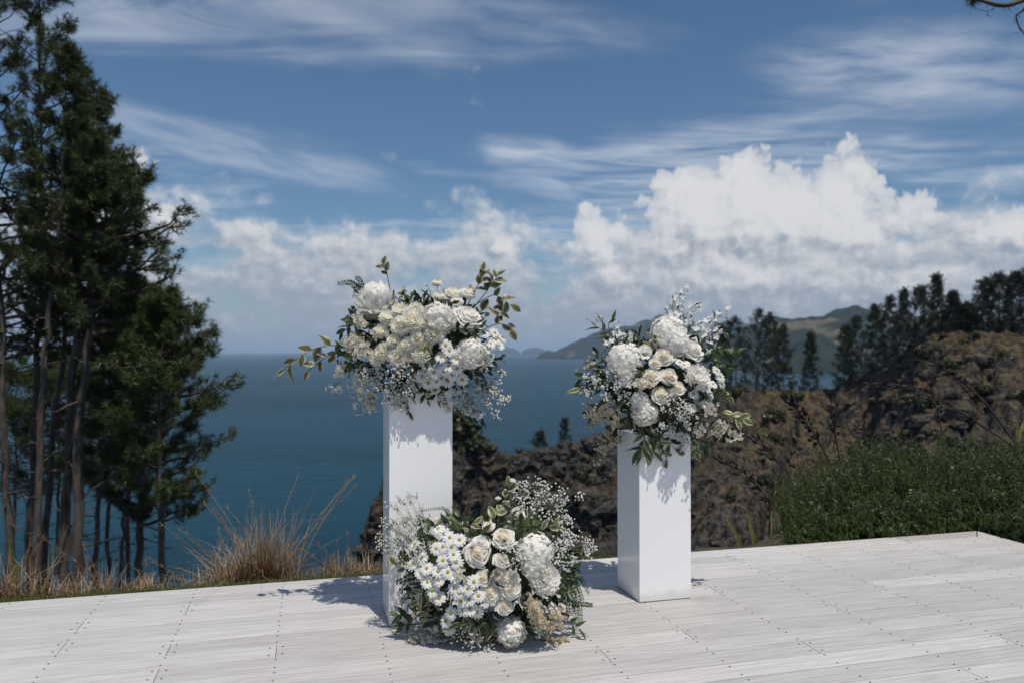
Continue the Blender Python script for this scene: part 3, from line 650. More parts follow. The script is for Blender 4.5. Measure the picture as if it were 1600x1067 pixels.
# ------------------------------------------------------------------ plinths
def plinth(u, v, w, h, label):
    root = thing('plinth', duv(u + w / 2, v + w / 2, 0), label, 'plinth', 'white plinths'); root.rotation_euler = (0, 0, A)
    import bmesh
    def panel(name, x0, x1, y0, y1, z0, z1, bev=0.0025):
        bm = bmesh.new(); bmesh.ops.create_cube(bm, size=1)
        for q in bm.verts: q.co = Vector((x0 + (q.co.x + .5) * (x1 - x0), y0 + (q.co.y + .5) * (y1 - y0), z0 + (q.co.z + .5) * (z1 - z0)))
        bmesh.ops.bevel(bm, geom=bm.edges[:], offset=bev, segments=2, affect='EDGES', profile=0.6)
        me = bpy.data.meshes.new(name); bm.to_mesh(me); bm.free(); me.materials.append(M['paint']); return link(name, me, root)
    a = w / 2; t = 0.016
    panel('front_panel', -a, a, -a, -a + t, 0.004, h); panel('back_panel', -a, a, a - t, a, 0.004, h)
    panel('side_panel', -a, -a + t, -a + t + .0004, a - t - .0004, 0.004, h); panel('side_panel', a - t, a, -a + t + .0004, a - t - .0004, 0.004, h)
    panel('top_panel', -a + t + .0004, a - t - .0004, -a + t + .0004, a - t - .0004, h - t, h - 0.0005)
    return root
W = 0.305
plinth(0.284 * EYE, 2.826 * EYE, 0.315, 1.19, 'tall gloss white plinth with the ground flowers at its foot')
plinth(1.275 * EYE, 2.838 * EYE, W, 0.90, 'shorter gloss white plinth standing alone on the right of the deck')

# ------------------------------------------------------------------ turf lip, tussocks, stones, flax, rosemary
def blades(mb, pos, h, w, lean, seed, mat_=0, segs=3, droop=0.3):
    r = np.random.default_rng(seed); n = len(pos); pos = np.asarray(pos, float); h = np.broadcast_to(h, (n,)) * r.uniform(.55, 1.15, n)
    a = r.uniform(0, 6.283, n); d = np.stack([np.cos(a), np.sin(a), np.zeros(n)], 1) * np.abs(r.normal(0, 1, n))[:, None] * lean
    side = nrm(np.stack([-np.sin(a + r.normal(0, .6, n)), np.cos(a), np.zeros(n)], 1)); s = np.linspace(0, 1, segs + 1); V_ = []; E_ = []
    for t in s:
        c = pos + (d * t ** 1.6 * h[:, None]) + np.stack([0 * h, 0 * h, h * (t - droop * np.linalg.norm(d, axis=1) * t * t)], 1); ww = w * (1 - t * .92)
        V_ += [c - side * ww, c + side * ww]; E_.append(np.full(n, t)); E_.append(np.full(n, t))
    V_ = np.stack(V_, 1); E_ = np.stack(E_, 1); k_ = 2 * (segs + 1); base = np.arange(n)[:, None] * k_
    f = np.concatenate([base + np.array([[2 * i, 2 * i + 1, 2 * i + 3, 2 * i + 2]]) for i in range(segs)], 0); mb.add(V_.reshape(-1, 3), f, mat_, E_)
rg = np.random.default_rng(4); us = rg.uniform(-5, 2.4, 26000); vs = EDGE_V + np.abs(rg.normal(0.0, 0.10, 26000)) + 0.006
ok = vs < EDGE_V + 0.22; pos = np.array([duv(a, b, -0.035) for a, b in zip(us[ok], vs[ok])])
mb = MB(); blades(mb, pos, 0.024, 0.0022, 0.5, 5, segs=2); tag(link('turf', mb.mesh('turf', M['turf'], False, True)), 'thin strip of short green turf along the far deck edge', 'grass', kind='stuff')
def tussock(px, py, D, n, h, spread, lean, label, seed, mname='straw', w=0.0056):
    n = int(n * 1.15); D = EYE * F / (940 - .0734 * px - 549) + .33 + .05 * (seed % 3)
    p = at(px, 700, D); py = 549 + (EYE + .03) / D * F; p.z = near_ground(p.x, p.y) - 0.02; r = np.random.default_rng(seed); spread *= .75; root = thing('grass_tussock', p, label, 'grass', 'dry grass tussocks at the cliff edge')
    mb = MB(); q = r.normal(0, 1, (n, 3)) * np.array([spread, spread * .5, 0]); 
    blades(mb, q, h * .80, w * .7, lean * 1.1, seed, segs=5, droop=.42); link('blades', mb.mesh('blades', M['straw'], False, True), root)
    mb = MB()
    for _ in range(max(3, n // 28)):
        a = r.uniform(-1, 1); L = h * r.uniform(.8, 1.2); b = r.normal(0, 1, 3) * np.array([spread * .6, spread * .3, 0]); dx = np.array([a * lean * 1.2, r.uniform(-.2, .3), 1.0])
        path = spline([b, b + dx * L * .5, b + dx * L + np.array([a * .1, 0, -.02])], 7); mb.add(*tube(path, np.linspace(.0026, .0012, 7), 3))
        needles(mb, path[4:], np.repeat(dx[None], 3, 0), 7, .045, .0016, seed + _, .35)
    link('seed_stems', mb.mesh('seed_stems', M['straw'], False, True), root)
for q, (x, y, D, n, h, sp, le, lab) in enumerate([
        (18, 915, 5.2, 150, 0.42, .16, .55, 'dry tussock at the left border with long thin stems'), (118, 908, 5.4, 90, .30, .14, .5, 'sparse dry tussock before the thick pine trunks'), (165, 905, 5.5, 130, .36, .13, .75, 'leaning dry tussock whose blades sweep right before the slim trunks'), (235, 902, 5.6, 90, .22, .12, .6, 'short reddish tussock at the foot of the rightmost pine'),
        (318, 897, 5.7, 120, .26, .13, .7, 'pale dry tussock just right of the rightmost pine'), (375, 893, 5.75, 260, .50, .15, .6, 'reddish-brown tussock left in the big clump before the open sea'), (418, 890, 5.8, 280, .62, .12, .5, 'tallest reed-like tussock with green stems before the open sea'), (470, 886, 5.9, 150, .22, .14, .6, 'low straw tussock right of the tallest tussock'),
        (515, 884, 6.0, 80, .32, .10, .6, 'thin pale tussock against the sea left of the tall plinth'), (548, 880, 6.0, 130, .30, .12, .55, 'straw tussock right beside the tall plinth'), (578, 878, 6.1, 200, .22, .12, .5, 'dense low straw tussock at the edge of the tall plinth')]):
    tussock(x, y, D, n, h, sp, le, lab, 300 + q)
for q, (x, y, D, s, lab) in enumerate([(412, 899, 5.25, .07, 'flat grey stone at the foot of the tallest tussock'), (432, 897, 5.3, .05, 'small grey stone right of the flat stone'), (195, 912, 5.15, .06, 'grey stone half sunk in the turf before the slim trunks')]):
    p = at(x, y, D); p.z = near_ground(p.x, p.y) + .012; mb = MB(); mb.add(rocks[q][0] * np.array([s * 1.6, s, s * .35]), rocks[q][1]); tag(link('stone', mb.mesh('stone', M['stone']), loc=p), lab, 'stone', 'stones on the turf edge')

def strap(path, w, fold=.25):
    path = np.asarray(path); n = len(path); tg = nrm(np.gradient(path, axis=0)); sd_ = nrm(np.cross(tg, np.array([0.1, -1.0, .25]))); up = nrm(np.cross(sd_, tg)); ww = (w * np.sin(np.pi * np.clip(np.linspace(.18, .985, n), 0, 1)) ** .7)[:, None]
    V_ = np.stack([path - sd_ * ww + up * ww * fold, path, path + sd_ * ww + up * ww * fold], 1).reshape(-1, 3); return V_, grid_faces(3, n), np.tile([1., 0, 1.], n)
def flax(px, py, D, label, leaves, stalks, seed, z=None):
    p = at(px, py, D); p.z = near_ground(p.x, p.y); root = thing('flax_plant', p, label, 'plant', 'flax plants beyond the deck'); b = np.array(p); r = np.random.default_rng(seed)
    for (x, y, dd, w) in leaves:
        tip = np.array(at(x, y, D + dd)) - b; base = r.normal(0, .05, 3) * np.array([1, 1, 0]); mid = (base + tip) / 2 + np.array([0, 0, .18 * np.linalg.norm(tip - base)])
        V_, f_, e_ = strap(spline([base, mid, tip], 9), w); mb = MB(); mb.add(V_, f_, 0, e_); link('leaf', mb.mesh('leaf', M['flaxleaf'], True, True), root)
    for pts, dd, pods, rad in stalks:
        P3 = [np.array([r.normal(0, .04), r.normal(0, .04), 0])] + [np.array(at(x, y, D + dd)) - b for x, y in pts]; path = spline(P3, 30); mb = MB(); mb.add(*tube(path, rad * np.linspace(1.15, .45, 30), 6))
        st = link('flower_stalk', mb.mesh('flower_stalk', M['stalk']), root); pm = MB()
        for g in range(pods):
            f = 0.42 + 0.58 * (g + r.uniform(-.3, .3)) / pods; i = min(29, max(1, f * 29)); q = np.array([np.interp(i, range(30), path[:, c]) for c in range(3)]); tg = nrm(path[min(29, int(i) + 1)] - path[int(i) - 1])
            for h_ in range(r.integers(2, 5)):
                d = nrm(r.normal(0, 1, 3) + tg * .8 + np.array([0, 0, .2])); l0 = r.uniform(.02, .05); q1 = q + d * l0; pm.add(*tube([q, q1], [rad * .35, rad * .3], 3))
                d2 = nrm(d + tg + r.normal(0, .3, 3)); L = r.uniform(.035, .06); s = np.array([0, .25, .6, 1.]); pm.add(*tube(q1 + d2 * (s * L)[:, None], np.array([.35, 1, .9, .12]) * rad * r.uniform(1.1, 1.7), 5))
        if pods: link('seed_pods', pm.mesh('seed_pods', M['pod'], False), st)['kind'] = 'stuff'
Z6 = lambda x, y: (1100 + x / 2.424, 420 + y / 2.424)
S = lambda *pts: [Z6(*p) for p in pts]
flax(1590, 760, 8.2, 'flax plant behind the hedge whose two long seed stalks arch left over the hillside', [(1590, 655, 0, .02), (1612, 640, .1, .02), (1578, 690, -.1, .02), (1640, 670, 0, .02)],
     [(S((1200, 700), (1150, 620), (1050, 490), (960, 415), (870, 350), (800, 302), (768, 290)), 0, 13, .011), (S((1180, 690), (1080, 610), (960, 535), (850, 480), (740, 440), (600, 432)), -.2, 15, .011)], 1)
flax(1475, 770, 8.0, 'flax plant hidden by the hedge with one upright and one left-leaning stalk', [(1448, 700, 0, .018), (1490, 700, 0, .018), (1425, 712, 0, .018)],
     [(S((905, 720), (900, 620), (880, 530), (858, 490)), 0, 6, .008), (S((780, 710), (700, 660), (620, 618), (550, 590)), .1, 5, .008)], 2)
flax(1312, 790, 7.6, 'flax plant with dense dark seed pods on a leaning and an upright stalk', [(1285, 735, 0, .02), (1345, 735, 0, .02), (1300, 760, -.1, .018), (1338, 720, .1, .018)],
     [(S((490, 770), (440, 660), (380, 570), (345, 520), (310, 480)), 0, 17, .012), (S((515, 750), (495, 620), (485, 540), (475, 460)), .15, 9, .009)], 3)
flax(1250, 850, 7.2, 'flax plant at the left end of the hedge with a long stalk leaning left', [(1222, 800, 0, .018), (1275, 790, 0, .02), (1290, 770, 0, .016), (1240, 805, -.2, .016)],
     [(S((370, 850), (290, 740), (220, 670), (165, 632), (110, 600)), 0, 9, .008), (S((365, 810), (350, 700), (320, 650)), .1, 0, .004)], 4)
flax(1195, 862, 6.9, 'flax plant left of the hedge with yellow-green leaves and a dark podded stalk', [(1130, 800, -.1, .018), (1165, 795, 0, .02), (1150, 838, -.2, .018), (1215, 830, 0, .02), (1232, 845, -.2, .02), (1180, 842, -.3, .018), (1120, 845, -.2, .014), (1205, 800, .1, .016), (1240, 808, .1, .016)],
     [(S((250, 900), (240, 870), (150, 770), (100, 745), (40, 718)), 0, 11, .008), (S((250, 1000), (245, 850), (265, 760)), .2, 5, .006)], 5)
flax(14, 930, 5.3, 'small flax with green strap leaves at the left border of the photo', [(14, 838, 0, .02), (30, 872, 0, .018), (50, 905, -.1, .018), (62, 890, 0, .018), (-20, 860, 0, .02), (40, 915, -.2, .015), (70, 912, -.1, .015)], [], 6)

def rosemary():
    r = np.random.default_rng(31); p0 = duv(3.4, EDGE_V + .5, -.035)
    root = thing('rosemary_hedge', p0, 'dense green rosemary hedge with pale blue flowers behind the right deck corner', 'hedge'); b = np.array(p0)
    st, nd, fl = MB(), MB(), MB(); tp, td, sp = [], [], []
    n = 7000
    def top_of(u, v):
        back = min(1, max(0.0, (v - EDGE_V) / .9)) if u < END_U or v > EDGE_V else min(1, (u - END_U) / .9)
        hump = 0.11 * mnoise.noise(Vector((u * 1.6, v * 1.6, 0))) + .06 * mnoise.noise(Vector((u * 4, v * 4, 3)))
        side = u - .698 * v if v > EDGE_V - .3 else 1.0
        return smooth(side, -.15, .75) * (0.12 + 0.23 * back ** .6 + .04 * smooth(u, 4.4, 5.5)) + .02 + hump * smooth(side, -.1, .4), back
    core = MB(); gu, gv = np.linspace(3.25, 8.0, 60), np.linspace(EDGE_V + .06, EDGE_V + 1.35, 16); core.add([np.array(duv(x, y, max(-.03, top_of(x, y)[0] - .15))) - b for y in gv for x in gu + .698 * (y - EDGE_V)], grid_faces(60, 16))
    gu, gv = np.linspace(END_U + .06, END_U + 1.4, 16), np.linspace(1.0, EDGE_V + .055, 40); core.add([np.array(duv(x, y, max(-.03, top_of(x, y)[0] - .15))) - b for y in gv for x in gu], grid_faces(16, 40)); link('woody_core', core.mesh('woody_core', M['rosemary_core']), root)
    for q in range(n):
        if q < 6000:
            v = EDGE_V + .03 + 1.25 * r.uniform(0, 1) ** 1.1; u = .698 * v - .08 + 4.2 * r.uniform(0, 1) ** 1.2
        else: u = END_U + .03 + 1.2 * r.uniform(0, 1) ** 1.5; v = r.uniform(2.0, EDGE_V + .2)
        H, back = top_of(u, v)
        base = np.array(duv(u, v, -.04 + max(0.0, H) * r.uniform(.15, .80))); L = r.uniform(.09, .20) if r.random() < .62 else r.uniform(.2, .42)
        out = -1 if back < .35 else r.uniform(-.7, .5); d = np.array(VV) * out * .55 + r.normal(0, .35, 3) + np.array([0, 0, 1.0]); d = nrm(d)
        top = np.array([base[0], base[1], max(base[2] + .06, H)]) ; s = np.linspace(0, 1, 6)[:, None]
        path = base + d * L * s + np.array([0, 0, 1]) * max(0, H - base[2] - L * .8) * .6 * s
        if back < .4 and r.random() < .75: path = path[0] + (path - path[0]) * np.array([1, 1, .9]) ; path[:, 2] -= (s[:, 0] ** 2.5) * r.uniform(.05, .22); path += np.array(VV) * -0.06 * s ** 2
        path[:, 2] = np.maximum(path[:, 2], -.01)
        inside = path @ np.array(VV) < EDGE_V + .012
        if q < 6000: path += np.outer(np.where(inside, EDGE_V + .012 - path @ np.array(VV), 0), np.array(VV))
        else: k_ = path @ np.array(U) < END_U + .012; path += np.outer(np.where(k_, END_U + .012 - path @ np.array(U), 0), np.array(U))
        path = path - b; st.add(*tube(path, np.linspace(.0028, .0012, 6), 3))
        for f in np.linspace(.12, 1, 13):
            x = np.array([np.interp(f, s[:, 0], path[:, c]) for c in range(3)]); tp.append(x); td.append(nrm(path[-1] - path[0]) + r.normal(0, .2, 3))
            if r.random() < .007: sp.append(x)
    link('stems', st.mesh('stems', M['rosemary_stem']), root)
    needles(nd, np.array(tp), np.array(td), 7, .032, .0026, 33, .9); link('foliage', nd.mesh('foliage', M['rosemary'], False), root)
    for x in sp:
        for g in range(5): q = x + r.normal(0, .009, 3); d1, d2 = r.normal(0, .0045, 3), r.normal(0, .0045, 3); fl.add([q - d1, q + d2, q + d1, q - d2], [(0, 1, 2, 3)])
    link('blooms', fl.mesh('blooms', M['rosemary_bloom'], False), root)
rosemary()

# ------------------------------------------------------------------ flower templates (unit size, facing +z)
def sheet(mb, fn, nu, nv, mat_=0):
    s, t = np.meshgrid(np.linspace(-1, 1, nu), np.linspace(0, 1, nv)); P = fn(s.ravel(), t.ravel()); mb.add(P, grid_faces(nu, nv), mat_, np.abs(s).ravel())
def rose_mesh(seed, n=27, openness=1.0):
    r = np.random.default_rng(seed); mb = MB()
    for i in range(n):
        fr = i / (n - 1); a0 = i * 2.39996 + r.normal(0, .12); rad = .07 + .66 * fr ** .95 * openness; hw = 1.35 - .72 * fr; rim = .50 * (1 - fr) ** .75 - .10 * fr; curl = .05 + .42 * fr ** 1.6 * openness; ph = r.uniform(0, 6.28); wob = .02 + .05 * fr
        def fn(s, t, rad=rad, hw=hw, rim=rim, curl=curl, a0=a0, ph=ph, wob=wob, fr=fr):
            te = t * (1 - .20 * s * s * (1 - .4 * t)); rho = rad * (.62 + .38 * np.sin(te * 1.57) ** .8) * (1 + .10 * s) + curl * np.clip(te - .55, 0, 1) ** 1.3 * .9 + wob * np.sin(3.2 * s + ph) * te
            z = rim - .42 * (1 - te) ** 1.1 - curl * np.clip(te - .70, 0, 1) * .95 + wob * np.cos(4 * s + ph) * te
            ang = a0 + s * hw; return np.stack([rho * np.cos(ang), rho * np.sin(ang), z], 1)
        sheet(mb, fn, 8, 7)
    q_, t_ = np.meshgrid(np.linspace(0, 6.283, 13), np.linspace(0, 1, 7)); rr_ = .80 * openness * np.sin(t_ * math.pi); zz_ = np.where(t_ < .5, .34 - .62 * (rr_ / .8) ** 1.2, -.9 + .62 * (rr_ / .8)); mb.add(np.stack([rr_ * np.cos(q_), rr_ * np.sin(q_), zz_], -1).reshape(-1, 3), grid_faces(13, 7))
    return mb
def fib(n, lo, hi):
    i = np.arange(n) + .5; c = math.cos(lo) + (math.cos(hi) - math.cos(lo)) * i / n; a = i * 2.39996; s = np.sqrt(1 - c * c); return np.stack([s * np.cos(a), s * np.sin(a), c], 1), np.arccos(c)
def peony_mesh(seed, n=95):
    r = np.random.default_rng(seed); mb = MB(); N, th = fib(n, .05, 2.5)
    for k_ in range(n):
        nn = nrm(N[k_] + r.normal(0, .10, 3)); e = nrm(np.array([0, 0, 1.0]) - nn * nn[2] + r.normal(0, .35, 3)); e = nrm(e - nn * np.dot(e, nn)); w = np.cross(nn, e); L = r.uniform(.45, .70); Wd = r.uniform(.24, .40); ph = r.uniform(0, 6.28); lift = r.uniform(.05, .18); base = r.uniform(.70, .82)
        def fn(s, t):
            ww = Wd * np.sin(np.pi * (.18 + .62 * t)) * s; ruf = .045 * t * np.sin(5 * s + ph) + .03 * t * np.sin(9 * s + 2 * ph); rr_ = base + lift * t ** 1.6 + ruf - .18 * s * s * (1 - t) - .06 * s * s
            d = nrm(nn + e * ((t - .45) * L)[:, None] + w * ww[:, None] + e * (ruf * .6)[:, None]); return d * rr_[:, None]
        sheet(mb, fn, 7, 5)
    s_, t_ = np.meshgrid(np.linspace(0, 6.283, 13), np.linspace(0, math.pi, 8)); mb.add(np.stack([.70 * np.sin(t_) * np.cos(s_), .70 * np.sin(t_) * np.sin(s_), .70 * np.cos(t_)], -1).reshape(-1, 3), grid_faces(13, 8)); return mb
def hydrangea_mesh(seed, n=150):
    r = np.random.default_rng(seed); mb = MB(); N, th = fib(n, .02, 2.35)
    for k_ in range(n):
        nn = nrm(N[k_] + r.normal(0, .12, 3)); a = nrm(np.cross(nn, r.normal(size=3))); b = np.cross(nn, a); c = nn * r.uniform(.78, .98); sz = r.uniform(.15, .21); up = nrm(nn + r.normal(0, .25, 3))
        for g in range(4):
            an = g * math.pi / 2; d = a * math.cos(an) + b * math.sin(an); w = np.cross(up, d)
            mb.add([c, c + d * sz * .55 + w * sz * .50 + up * sz * .18, c + d * sz * 1.08 + up * sz * r.uniform(-.05, .25), c + d * sz * .55 - w * sz * .50 + up * sz * .18, c + d * sz * .6 + up * sz * .05], [(0, 1, 4), (1, 2, 4), (2, 3, 4), (3, 0, 4)])
    s_, t_ = np.meshgrid(np.linspace(0, 6.283, 13), np.linspace(0, math.pi, 8)); mb.add(np.stack([.74 * np.sin(t_) * np.cos(s_), .74 * np.sin(t_) * np.sin(s_), .74 * np.cos(t_)], -1).reshape(-1, 3), grid_faces(13, 8)); return mb
def mum_mesh(seed, n=150):
    r = np.random.default_rng(seed); mb = MB(); N, th = fib(n, .06, 2.05)
    for k_ in range(n):
        nn = nrm(N[k_] + r.normal(0, .05, 3)); w = nrm(np.cross(nn, np.array([0.02, 0.01, 1.0]))); e = nrm(np.cross(w, nn)); e = e if e[2] > 0 else -e; wd = .085 + .035 * min(1, th[k_]); Lr = .62 + .38 * min(1, th[k_] / .9); Lr *= r.uniform(.9, 1.06)
        def fn(s, t):
            rad = Lr * (.35 + .65 * t); inc = .30 * t * t; ww = wd * s * (.5 + .8 * t) * np.sqrt(np.clip(1.06 - t ** 6, .05, 1)); return nn * rad[:, None] + e * (inc * Lr)[:, None] + w * ww[:, None] + nn * (.05 * s * s * t)[:, None]
        sheet(mb, fn, 3, 4)
    return mb
def daisy_mesh(seed):
    r = np.random.default_rng(seed); mb = MB()
    for layer, cnt in ((0, 13), (1, 10)):
        for i in range(cnt):
            a = i * 6.283 / cnt + r.normal(0, .07) + layer * .24; L = r.uniform(.86, 1.0) - .08 * layer; wd = r.uniform(.13, .17); dr = r.uniform(-.02, .16); tw = r.normal(0, .12); d = np.array([math.cos(a), math.sin(a), 0]); w = np.array([-math.sin(a), math.cos(a), 0])
            def fn(s, t):
                rad = .14 + (L - .14) * t; ww = wd * s * np.sin(np.pi * (.16 + .70 * t)) ** .7; return d * rad[:, None] + w * ww[:, None] + np.stack([0 * t, 0 * t, .05 * layer + .05 * np.sin(t * 3) - dr * t * t - .05 * s * s + tw * s * t * .25], 1)
            sheet(mb, fn, 3, 4)
    return mb
def disc_mesh():
    mb = MB(); s_, t_ = np.meshgrid(np.linspace(0, 6.283, 11), np.linspace(0, math.pi / 2, 5)); mb.add(np.stack([.25 * np.sin(t_) * np.cos(s_), .25 * np.sin(t_) * np.sin(s_), .04 + .13 * np.cos(t_) + .012 * np.sin(9 * s_) * np.sin(t_)], -1).reshape(-1, 3), grid_faces(11, 5)); return mb
def floret_mesh(seed, n=5):
    r = np.random.default_rng(seed); mb = MB()
    for i in range(n):
        a = i * 6.283 / n; d = np.array([math.cos(a), math.sin(a), 0]); w = np.array([-math.sin(a), math.cos(a), 0]); c = r.uniform(.05, .35)
        sheet(mb, lambda s, t: d * (t * 1.0)[:, None] + w * (.42 * s * np.sin(np.pi * (.1 + .75 * t)))[:, None] + np.stack([0 * t, 0 * t, c * t - .12 * s * s], 1), 4, 4)
    mb.add(*tube([(0, 0, 0), (0, -.15, -.4), (0, -.1, -.9)], [.14, .11, .03], 5)); return mb
def leaf_mesh(seed, w, m, droop=.25):
    r = np.random.default_rng(seed); mb = MB(); fold = r.uniform(.1, .3); tw = r.normal(0, .25); ph = r.uniform(0, 6)
    def fn(s, t):
        ww = w * np.sin(np.pi * np.clip(t, 0.005, .995) ** .8) ** .85 * s; return np.stack([ww * np.cos(tw * t), t, fold * np.abs(ww) - droop * t * t + ww * math.sin(tw) * t + .025 * np.sin(7 * t + ph + 2 * s)], 1)
    sheet(mb, fn, 5, 7); return mb.mesh('leaf', m, True, True)
T = {}
T['rose'] = [rose_mesh(s).mesh('rose', M['rose']) for s in (1, 2, 3)]
T['openrose'] = [rose_mesh(s, 30, 1.12).mesh('rose', M['petal']) for s in (4, 5)]
T['peony'] = [peony_mesh(s).mesh('peony', M['petal']) for s in (1, 2)]
T['hydrangea'] = [hydrangea_mesh(s).mesh('hydrangea', M['petal']) for s in (1, 2)]
T['chrysanthemum'] = [mum_mesh(s).mesh('chrysanthemum', M['mum']) for s in (1, 2, 3)]
T['whitemum'] = [mum_mesh(s, 190).mesh('chrysanthemum', M['petal']) for s in (7,)]
T['daisy'] = [daisy_mesh(s).mesh('daisy', M['daisy']) for s in (1, 2, 3)]
T['disc'] = disc_mesh().mesh('flower_centre', M['disc'])
T['floret'] = [floret_mesh(s).mesh('floret', M['daisy']) for s in (1, 2, 3)]
LEAF = {k_: [leaf_mesh(s, w, M[m], dr) for s in (1, 2, 3)] for k_, w, m, dr in (('vari', .27, 'vari', .22), ('olive', .34, 'olive', .3), ('leaf', .22, 'leaf', .2), ('lance', .15, 'leaf', .3), ('dark', .2, 'dark', .2), ('lancevari', .17, 'vari', .35))}
def bloom_templates():
    # small five-petalled cup with a centre, a daisy-like button, a bead
    mb = MB()
    for i in range(5):
        a = i * 1.2566; d = np.array([math.cos(a), math.sin(a), 0]); w = np.array([-d[1], d[0], 0]); mb.add([d * .12, d * .6 + w * .45 + [0, 0, .12], d * 1.0 + [0, 0, .30], d * .6 - w * .45 + [0, 0, .12]], [(0, 1, 2, 3)], 1)
    mb.add([(.28, 0, .1), (0, .28, .1), (-.28, 0, .1), (0, -.28, .1), (0, 0, .32)], [(0, 1, 4), (1, 2, 4), (2, 3, 4), (3, 0, 4)], 2); wax = mb
    mb = MB()
    for i in range(9):
        a = i * .698; d = np.array([math.cos(a), math.sin(a), 0]); w = np.array([-d[1], d[0], 0]); mb.add([d * .2, d * .7 + w * .26, d * 1.0, d * .7 - w * .26], [(0, 1, 2, 3)], 1)
    mb.add([(.45 * math.cos(a), .45 * math.sin(a), .05) for a in np.arange(6) * 1.047] + [(0, 0, .38)], [(i, (i + 1) % 6, 6) for i in range(6)], 2); tan = mb
    mb = MB(); import bmesh; bm = bmesh.new(); bmesh.ops.create_icosphere(bm, subdivisions=1, radius=1); mb.add([v.co * (1 + .25 * mnoise.noise(v.co * 3)) for v in bm.verts], [[v.index for v in f.verts] for f in bm.faces], 1); bm.free()
    out = {}
    for k_, q in (('wax', wax), ('tan', tan), ('gyp', mb)):
        fs = [(f, m_) for f, m_ in zip(q.f, q.mi)]; out[k_] = (np.concatenate(q.v), fs)
    return out
BLOOM = bloom_templates()

def basis(d, spin):
    q = Vector(d).to_track_quat('Z', 'Y'); return q @ Quaternion((0, 0, 1), spin)

